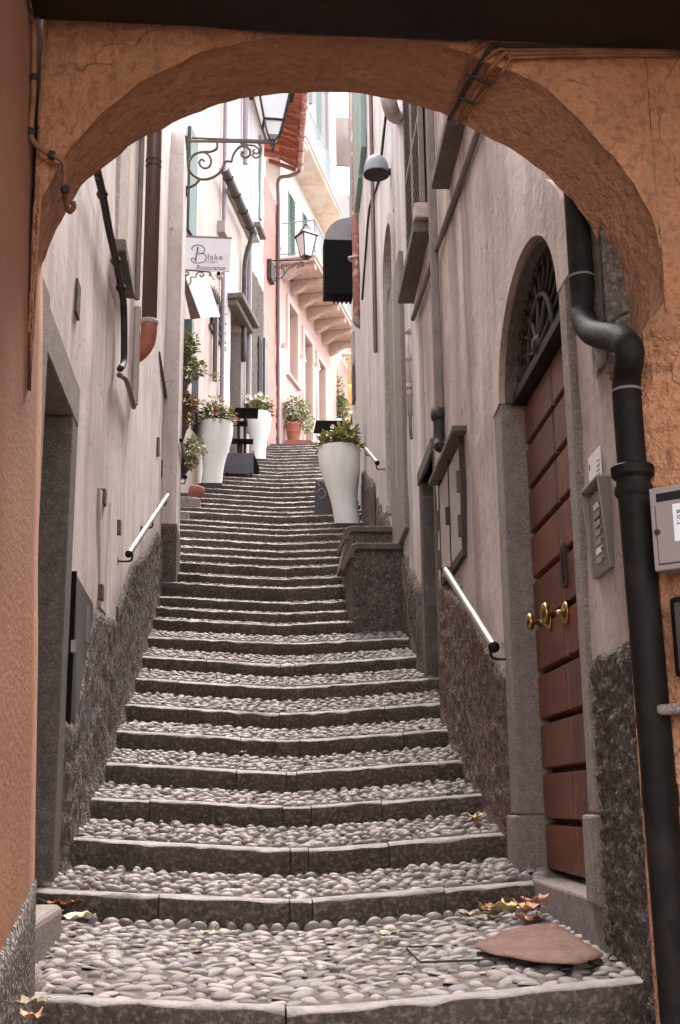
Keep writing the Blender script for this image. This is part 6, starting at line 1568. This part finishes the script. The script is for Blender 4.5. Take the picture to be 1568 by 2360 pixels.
# hanging pots behind the pillar
HY = 14.45
hv = lambda x, y: (348.4 + x * .2, 740.5 + y * .2)
HP = [((365, 470), 400, 520, 'leaf_olive', (375, 560), (140, 400), 'top of the stack, with pale foliage', 1), ((340, 455), 690, 860, 'leaf_olive', (370, 640), (430, 670), 'second from top, with trailing foliage', 2),
      ((335, 460), 990, 1130, 'leaf_amber', (345, 560), (865, 1000), 'third from top, with amber leaves', 3), ((328, 435), 1210, 1370, 'leaf_amber', (335, 480), (1060, 1210), 'fourth from top, with dark leaves', 4), ((320, 440), 1690, 1810, 'leaf_olive', (325, 520), (1555, 1700), 'lowest, beside the steel handrail', 5)]
for (xr, yt, yb, lm, fx, fy, lab, sd_) in HP:
    p1 = atY(*hv(xr[1], yt), HY); p0 = atY(*hv(xr[1], yb), HY); Rr = .15
    c = Vector((p1.x - Rr, HY, p1.z))
    hp = thing('hanging_pot', f'dark wall flower pot behind the pillar, {lab}', 'flower pot', (c.x, HY, p0.z), group='dark flower pots stacked behind the pillar')
    mb = MB(); mb.lathe((c.x, HY, p0.z), [(Rr * .6, 0), (Rr * .9, (p1.z - p0.z) * .85), (Rr, (p1.z - p0.z) * .88), (Rr, p1.z - p0.z), (Rr * .88, p1.z - p0.z), (Rr * .8, (p1.z - p0.z) * .8)], 18); obj('pot', mb, 'pot_plastic', hp, auto=40)
    mb = MB(); mb.tube([(c.x - Rr, HY, p1.z - .02), (c.x - Rr - .12, HY, p1.z - .02)], .012, 6); obj('holder', mb, 'iron', hp)
    hpp = thing('potted_plant', f'foliage in the dark wall pot, {lab}', 'plant', c, group='plants in the dark wall pots')
    f0, f1 = atY(*hv(fx[0], fy[1]), HY), atY(*hv(fx[1], fy[0]), HY)
    cc = (f0 + f1) / 2; rx = (f1.x - f0.x) / 2; rz = (f1.z - f0.z) / 2
    raw('foliage', leafy(cc + Vector((-.06, 0, 0)), (rx + .06, .16, rz * 1.05), 260, .062, 60 + sd_, droop=.3), lm, hpp)
    raw('foliage', leafy(cc + Vector((-.08, .02, -.02)), (rx, .14, rz * .85), 140, .06, 70 + sd_, droop=.2), 'leaf_dark' if sd_ in (3, 4) else 'leaf_green', hpp)
    stems(c, [cc, cc + Vector((rx * .5, -.05, rz * .5))], .006, hpp)
    if sd_ == 2:
        tr2 = [atY(*hv(x, y), HY) for x, y in ((640, 600), (700, 630), (750, 640))]
        mb = MB(); mb.tube([cc] + tr2, .005, 5); obj('stem', mb, 'twig', hpp)
        raw('foliage', leafy(tr2[2], (.05, .04, .04), 20, .05, 99), 'leaf_pale', hpp)
hpq = thing('flowering_plant', 'pale flowering plant between the lowest pots and handrail', 'plant', atY(*hv(480, 1540), HY))
cq = atY(*hv(480, 1470), HY)
raw('foliage', leafy(cq, (.17, .14, .13), 170, .06, 81, droop=.2), 'leaf_pale', hpq)
raw('foliage', leafy(cq + Vector((-.08, 0, -.02)), (.14, .12, .1), 80, .06, 82), 'leaf_green', hpq)
mb = MB(); q_ = atY(408, 900, HY); mb.tube([(q_.x - .02, HY + .02, zstair(HY, q_.x) - .1), (q_.x - .02, HY + .02, atY(408, 800, HY).z)], .018, 8); obj('plant_pole', mb, 'iron', label='dark iron pole carrying the stacked flower pots', cat='plant stand')
# toppled brown pot on a stone block
q = atY(450, 1131, 18.6)
bp1 = thing('stone_pot', 'round brown pot lying on a stone ledge left of the stairs', 'pot', q)
mb = MB(); ax = Vector((.25, -.2, .95)).normalized()
mb.lathe(q + Vector((0, 0, -.1)), [(.10, 0), (.128, .05), (.13, .10), (.115, .16), (.09, .185), (.03, .19)], 18, (1, 1), axis=ax); obj('body', mb, 'terracotta_dark', bp1, auto=50)
g = zstair(18, -.7)
mb = MB(); e0, e1 = atY(420, 1147, 18.3), atY(462, 1147, 18.3); mb.box((e0.x - .3, 18.3, g - .5), (e1.x, 18.9, e0.z)); obj('stone_ledge', mb, 'granite', bevel=.02, seg=3, label='low granite ledge left of the stairs below the brown pot', cat='ledge')
mb = MB(); e0, e1 = atY(413, 1178, 17.2), atY(436, 1180, 17.2); mb.box((e0.x - .4, 17.2, g - .9), (e1.x, 18.29, e0.z)); obj('stone_ledge', mb, 'granite', bevel=.02, seg=3, label='lower granite ledge step beside the pillar plinth', cat='ledge')

# ================================================================== TABLES AND BOARDS
def table(x0, x1, yn, yf, Y, label, thick=.035, leg='pole', group='black tables on the stairs', name='cafe_table'):
    pn0, pn1 = atY(x0, yn, Y), atY(x1, yn, Y); z = pn0.z
    pf = atZ((x0 + x1) / 2, yf, z); D = min(max(pf.y - Y, .2), .85)
    cx, cy = (pn0.x + pn1.x) / 2, Y + D / 2; g = min(zstair(Y, cx), zstair(Y + D, cx))
    t = thing(name, label, 'table', (cx, cy, g), group=group)
    mb = MB(); mb.box((pn0.x, Y, z), (pn1.x, Y + D, z + thick)); obj('top', mb, 'black_paint', t, bevel=.004)
    mb = MB(); mb.tube([(cx, cy, zstair(cy, cx) - .05), (cx, cy, z)], .03, 10); obj('leg', mb, 'black_iron', t)
    mb = MB(); mb.lathe((cx, cy, zstair(cy, cx) - .01), [(.2, 0), (.19, .02), (.04, .05)], 16); obj('base', mb, 'black_iron', t)
    return t, z + thick, (cx, cy)
t_, zt_, (tx, ty) = table(729, 828, 972, 1000, 24.1, 'black square table seen from below right of the stairs')
# things on the table
q = Vector((tx + .1, ty - .25, zt_))
bxx = thing('napkin_box', 'small pale blue box standing on the right hand table', 'box', q)
mb = MB(); mb.box((q.x - .12, q.y - .06, zt_), (q.x + .12, q.y + .06, zt_ + .075)); obj('box', mb, 'sign_blue', bxx, bevel=.005)
mb = MB(); mb.box((q.x - .09, q.y - .04, zt_ + .075), (q.x + .09, q.y + .04, zt_ + .09)); obj('lid', mb, 'paper', bxx)
q = Vector((tx + .33, ty - .22, zt_))
bt = thing('bottle', 'dark bottle with white flowers on the right hand table', 'bottle', q)
mb = MB(); mb.lathe(q, [(.035, 0), (.036, .09), (.03, .13), (.014, .16), (.013, .21), (.016, .215)], 14); obj('glass', mb, 'bottle_glass', bt, smooth=True)
flowers(q + Vector((0, 0, .2)), (.06, .05, .08), 4, .04, 91, 'petal_white', bt, -.2)
table(536, 596, 943, 965, 22.2, 'highest black bar table between the two left planters')
table(531, 571, 974, 983, 22.3, 'small black stool below the high bar table', .04, name='bar_stool', group='black stools on the left')
table(530, 584, 1015, 1024, 22.25, 'low black stool just above the grey menu board', .04, name='bar_stool', group='black stools on the left')
def board(x0, x1, y0, y1, Y, label, m, extra=True):
    p0, p1 = atY(x0, y1, Y), atY(x1, y0, Y)
    t = thing('menu_board', label, 'menu board', ((p0.x + p1.x) / 2, Y, p0.z))
    mb = MB(); mb.prism([Vector((p0.x, Y, p0.z)), Vector((p1.x, Y, p0.z)), Vector((p1.x - .0, Y + .1, p1.z)), Vector((p0.x + .03, Y + .1, p1.z))], (0, .025, 0)); f = obj('front', mb, m, t, bevel=.004)
    mb = MB(); mb.prism([Vector((p0.x + .02, Y + .34, p0.z)), Vector((p1.x + .0, Y + .34, p0.z)), Vector((p1.x - .0, Y + .13, p1.z)), Vector((p0.x + .03, Y + .13, p1.z))], (0, .02, 0)); obj('back', mb, 'black_paint', t)
    for x in (p0.x + .05, p1.x - .06):
        mb = MB(); mb.box((x, Y, zstair(Y, x) - .02), (x + .04, Y + .05, p0.z + .02)); obj('foot', mb, 'black_paint', t)
    return t, f, p0, p1
board(515, 584, 1041, 1091, 22.05, 'dark grey folding menu board beside the nearer left planter', 'slate_board')
mb = MB(); q0, q1 = atY(584, 1092, 22.4), atY(598, 1042, 22.4)
sb_ = thing('folded_stand', 'black slanted stand behind the grey menu board', 'stand', (q0.x, 22.4, q0.z))
mb.prism([Vector((q0.x - .02, 22.35, q0.z)), Vector((q1.x, 22.35, q0.z + .06)), Vector((q1.x - .01, 22.35, q0.z + .16)), Vector((q0.x - .01, 22.35, q1.z))], (0, .3, 0)); obj('panel', mb, 'black_paint', sb_)
mb = MB(); mb.tube([(q0.x, 22.34, q0.z - .1), (q0.x, 22.34, q1.z)], .012, 6); obj('leg', mb, 'black_iron', sb_)
t, f, p0, p1 = board(725, 800, 1104, 1192, 18.05, 'slate menu board with chalk scrolls behind the right planter', 'slate_board')
for pts in ([(738, 1120), (733, 1112), (739, 1107), (745, 1112)], [(733, 1134), (740, 1126), (748, 1130), (750, 1140), (742, 1148), (736, 1143)]):
    mb = MB(); mb.tube(smooth_path([atY(x, y, 18.05 + .1 * (1192 - y) / 88 - .008) for x, y in pts], 5), .006, 5); obj('chalk_stroke', mb, 'conduit_pale', f)

# ================================================================== CABLES ON THE ARCH
def arch_cable(pts, r, m, parent, out=.012, sub=5):
    mb = MB(); mb.tube(smooth_path(pts, sub), r, 6); return obj('cable', mb, m, parent, smooth=True)
YF = YA - .02
lc = thing('corner_cable', 'painted cable running along the beam and down to a hook left', 'cable', atY(150, 480, YF))
arch_cable([atY(x, y, 3.575) for x, y in ((82, 44), (100, 34), (165, 33), (290, 44), (390, 50), (480, 58), (600, 70), (720, 78), (860, 82), (980, 88), (1080, 92))], .007, 'cable_dark', lc)
arch_cable([atY(x, y, YF - .02) for x, y in ((62, 10), (78, 60), (78, 200), (72, 300), (80, 330), (110, 352), (140, 366)) ] + [atY(150, 385, YF), atY(148, 430, YF + .05), atY(152, 462, YF + .12), atY(160, 487, YF + .16), atY(170, 478, YF + .17), atY(168, 464, YF + .16)], .010, 'cable', lc)
arch_cable([atY(x, y, YF - .03) for x, y in ((60, 0), (70, 40), (84, 52), (90, 38), (110, 34))], .008, 'cable', lc)
for (x, y) in ((78, 180), (72, 305), (120, 358), (150, 437)):
    q = atY(x, y, YF - .02 + (.07 if x == 150 else 0)); mb = MB(); mb.lathe(q + Vector((0, 0, -.012)), [(.012, 0), (.016, .012), (.012, .024)], 8); obj('clip', mb, 'cable_dark', lc)
def on_soffit(x, y):
    """point on the underside of the arch seen at pixel x, y"""
    best = None
    for i in range(90):
        for j in range(NS):
            pass
    return None
rc = thing('cable_bundle', 'bundle of painted cables crossing the arch underside at right', 'cable', atY(1095, 100, YF))
# fraction across the soffit from front edge to back edge
def soff_at(u, t):
    i = u * 90; i0 = int(i); f = i - i0; j = t * NS; j0 = min(int(j), NS - 1); g = j - j0
    a = soff[i0][j0].lerp(soff[min(i0 + 1, 90)][j0], f); b = soff[i0][j0 + 1].lerp(soff[min(i0 + 1, 90)][j0 + 1], f)
    p = a.lerp(b, g); d = Vector((.42 - p.x, 0, EZ + 1.2 - p.z)).normalized(); return p + d * .012
def find_u(x, y, row):
    best = min(range(91), key=lambda i: (lambda v: (v[0] - x) ** 2 + (v[1] - y) ** 2)(proj(soff[i][row]))); return best / 90
def proj(p):
    d = Vector(p) - EYE; c = BX * 0
    v = Vector((BX.x * d.x + BY.x * d.y + BZ.x * d.z, BX.y * d.x + BY.y * d.y + BZ.y * d.z, BX.z * d.x + BY.z * d.y + BZ.z * d.z))
    return (CX + F * v.x / -v.z, CY - F * v.y / -v.z)
for k in range(5):
    u0 = find_u(1095 + k * 17, 105 + k * 6, 0); u1 = find_u(1030 + k * 9, 262 + k * 3, NS)
    start = [atY(1568, 104 + k * 6, YF), atY(1350, 100 + k * 7, YF), atY(1180, 97 + k * 9, YF), atY(1120 + k * 15, 98 + k * 8, YF - .005)]
    pts = start + [soff_at(u0 + (u1 - u0) * t, t) for t in (.02, .25, .5, .75, 1.0)]
    arch_cable(pts, .006 + .002 * (k % 2), 'cable' if k != 1 else 'cable_dark', rc, sub=4)
for t in (.25, .6):
    u0 = find_u(1090, 110, 0) * (1 - t) + find_u(1030, 262, NS) * t; u1 = find_u(1165, 130, 0) * (1 - t) + find_u(1070, 275, NS) * t
    mb = MB(); mb.tube([soff_at(u0 + (u1 - u0) * q / 4, t) + Vector((0, 0, -.01)) for q in range(5)], .006, 5); obj('strap', mb, 'cable_dark', rc)
# left end of the passage: enamel number plate on the jamb
q = atX(72, 1200, -.688)
np_ = thing('bell_plate', 'narrow doorbell strip with cable on the left granite jamb', 'doorbell', q)
mb = MB(); mb.box((-.69, q.y - .06, atX(72, 1185, -.688).z), (-.672, q.y - .03, atX(72, 1120, -.688).z)); obj('plate', mb, 'galvanised', np_)
mb = MB(); mb.tube([(-.678, q.y - .02, atX(74, 1270, -.688).z), (-.678, q.y - .02, atX(74, 1110, -.688).z)], .006, 5); obj('cable', mb, 'cable_dark', np_)

# ================================================================== ON THE GROUND
def on_stair(x, y, h=0.03):
    r = ray(x, y); t = 2.5
    while t < 40:
        p = EYE + r * t
        if p.z <= zstair(p.y, p.x) + h: return p
        t += .004
    return p
# rusty fan shaped sheet on wedges
fan = [(1094, 2176), (1125, 2160), (1190, 2140), (1269, 2120), (1300, 2140), (1345, 2170), (1392, 2196), (1375, 2210), (1347, 2219), (1318, 2222), (1289, 2221), (1260, 2219), (1230, 2215), (1190, 2208), (1145, 2201), (1110, 2190)]
zf = zstair(4.5, 1.0) + .022
fp = [on_stair(x, y, .034 + .005 * math.sin(i * 1.7)) for i, (x, y) in enumerate(fan)]
sh_ = thing('rusty_sheet', 'rusty fan shaped metal sheet lying on the cobbles at right', 'metal sheet', fp[6])
fp = resample(fp + [fp[0]], 64)[:64]
cen = sum(fp, Vector()) / len(fp)
fp = [p + (p - cen).normalized() * .012 * noise.noise(p * 31) + Vector((0, 0, .004 * noise.noise(p * 13))) for p in fp]
mb = MB(); n = len(fp); vs = [cen]; fs = [(0, 1 + i, 1 + (i + 1) % n) for i in range(n)]
for q in (.3, .55, .8, 1.0):
    vs += [cen.lerp(p, q) + Vector((0, 0, .006 * noise.noise(cen.lerp(p, q) * 9))) for p in fp]
for q in range(3):
    fs += [(1 + q * n + i, 1 + (q + 1) * n + i, 1 + (q + 1) * n + (i + 1) % n, 1 + q * n + (i + 1) % n) for i in range(n)]
mb.add(vs, fs)
so_ = obj('sheet', mb, 'rust_sheet', sh_, smooth=True); sm = so_.modifiers.new('thick', 'SOLIDIFY'); sm.thickness = .004
mb = MB(); mb.box((cen.x - .05, cen.y - .05, zstair(cen.y, cen.x) - .01), (cen.x + .05, cen.y + .05, cen.z - .012)); obj('support', mb, 'granite_dark', sh_)
# inset drain frame
fr_px = [(935, 2180), (969, 2215), (1165, 2208), (1100, 2176)]
zd = zstair(4.4, .8) + .02
dfp = [atZ(x, y, zd) for x, y in fr_px]
df = thing('drain_frame', 'thin metal frame of a cobble filled drain cover', 'drain cover', dfp[1])
for i in range(4):
    a, b = dfp[i], dfp[(i + 1) % 4]; d = (b - a).normalized(); w = d.cross(Vector((0, 0, 1))) * .004
    for off in (0,):
        o = w.normalized() * off
        mb = MB(); mb.hexa([a - w * .5 + o + Vector((0, 0, -.008)), b - w * .5 + o + Vector((0, 0, -.008)), b + w * .5 + o + Vector((0, 0, -.008)), a + w * .5 + o + Vector((0, 0, -.008)), a - w * .5 + o, b - w * .5 + o, b + w * .5 + o, a + w * .5 + o]); obj('rim', mb, 'iron', df)
# fallen leaves, each its own thing
def fallen(x, y, s, m, label, seed, lift=.03, yaw=None):
    s *= 1.0
    rg = random.Random(seed); p = on_stair(x, y, lift); nu, nv = 14, 10; rows = []
    ang = rg.uniform(0, 6.28) if yaw is None else yaw; c_, s_ = math.cos(ang), math.sin(ang); amp = s * rg.uniform(.22, .4)
    for i in range(nu + 1):
        u = i / nu * 2 - 1; wd = (1 - abs(u) ** 1.6) * (.72 + .28 * math.cos(u * 11 + seed)) * .66 + .03; row = []
        for j in range(nv + 1):
            v = (j / nv * 2 - 1) * wd
            lx, ly = u * s, v * s
            lz = amp * (abs(v) / .6) ** 1.4 * (.6 + .4 * math.sin(u * 4 + seed)) + s * .26 * noise.noise(Vector((u * 2.2, v * 2.6, seed * 1.7))) + s * .12 * noise.noise(Vector((u * 6, v * 6, seed))) + amp * .6 * u * u
            row.append(p + Vector((lx * c_ - ly * s_, lx * s_ + ly * c_, max(lz, -.01) + .006)))
        rows.append(row)
    mb = MB(); mb.grid(rows)
    t = thing('fallen_leaf', label, 'leaf', p, group='dry leaves on the steps')
    o = obj('blade', mb, m, t, smooth=True); sd = o.modifiers.new('thick', 'SOLIDIFY'); sd.thickness = .0015
    mb = MB(); tip = rows[0][nv // 2]; d = (rows[0][nv // 2] - rows[1][nv // 2]); mb.tube([tip, tip + d.normalized() * s * .5 + Vector((0, 0, .01))], .0025, 5); obj('stalk', mb, 'twig', t)
fallen(1128, 2100, .075, 'dry_leaf_brown', 'curled brown leaf at left of the leaf heap by the door', 1)
fallen(1165, 2098, .095, 'dry_leaf_yellow', 'yellowish leaf in the middle of the heap by the door', 2, .04)
fallen(1222, 2098, .115, 'dry_leaf_pink', 'big pinkish leaf on top of the heap by the door', 3, .05, 1.2)
fallen(1232, 2078, .085, 'dry_leaf_pink', 'pinkish leaf leaning on the riser behind the heap', 4, .10, .6)
fallen(1212, 2122, .08, 'dry_leaf_pink', 'flat pinkish leaf in front of the heap beside the rusty sheet', 5)
fallen(1190, 2092, .08, 'dry_leaf_brown', 'brown leaf half under the big pinkish leaf', 15, .03)
fallen(1075, 2112, .06, 'dry_leaf_olive', 'olive leaf left of the heap on the landing', 6)
fallen(1110, 2120, .045, 'dry_leaf_olive', 'dark olive leaf in front of the heap on the landing', 7)
fallen(1098, 1888, .075, 'dry_leaf_yellow', 'yellow leaf on the second tread at right', 8, .04)
fallen(1085, 1896, .06, 'dry_leaf_brown', 'brown leaf under the yellow leaf on the second tread', 9, .035)
fallen(1142, 1868, .045, 'dry_leaf_brown', 'brown leaf upright against the right end of a riser', 10, .06)
fallen(150, 2086, .08, 'dry_leaf_brown', 'brown leaf against the first riser at left', 11, .06, .3)
fallen(170, 2118, .09, 'dry_leaf_cream', 'cream and yellow leaf on the landing at left', 12, .035, .1)
fallen(132, 2108, .04, 'dry_leaf_brown', 'small reddish leaf beside the cream leaf at left', 13)
fallen(72, 2318, .055, 'dry_leaf_olive', 'olive leaf at the bottom left corner below the landing', 14, .2)
fallen(72, 2348, .05, 'dry_leaf_pink', 'pinkish leaf at the very bottom left corner', 16, .12)
fallen(895, 2158, .06, 'dry_leaf_olive', 'greyish crumpled leaf in the middle of the landing', 17)
fallen(560, 1736, .035, 'dry_leaf_pink', 'small pale leaf halfway up on a cobbled tread', 18)
fallen(480, 2158, .05, 'dry_leaf_cream', 'flattened pale leaf debris on the landing at left of centre', 19, .02)
q = on_stair(1105, 1546, .0)
wd_ = thing('weed', 'small green weed in the joint at the right end of a step', 'weed', q)
raw('blade_tuft', leafy(q + Vector((0, 0, .03)), (.05, .04, .04), 26, .05, 131, up=.8), 'leaf_green', wd_)
p = on_stair(764, 1364, .05)
lt = thing('paper_scrap', 'crumpled white paper scrap at right end of a step', 'litter', p)
mb = MB(); mb.add([p + Vector((-.09, 0, 0)), p + Vector((.07, .02, .02)), p + Vector((.09, .08, .09)), p + Vector((0, .07, .03)), p + Vector((.03, .03, .05))], [(0, 1, 4), (1, 2, 4), (2, 3, 4), (3, 0, 4)]); raw('scrap', mb, 'litter_white', lt)
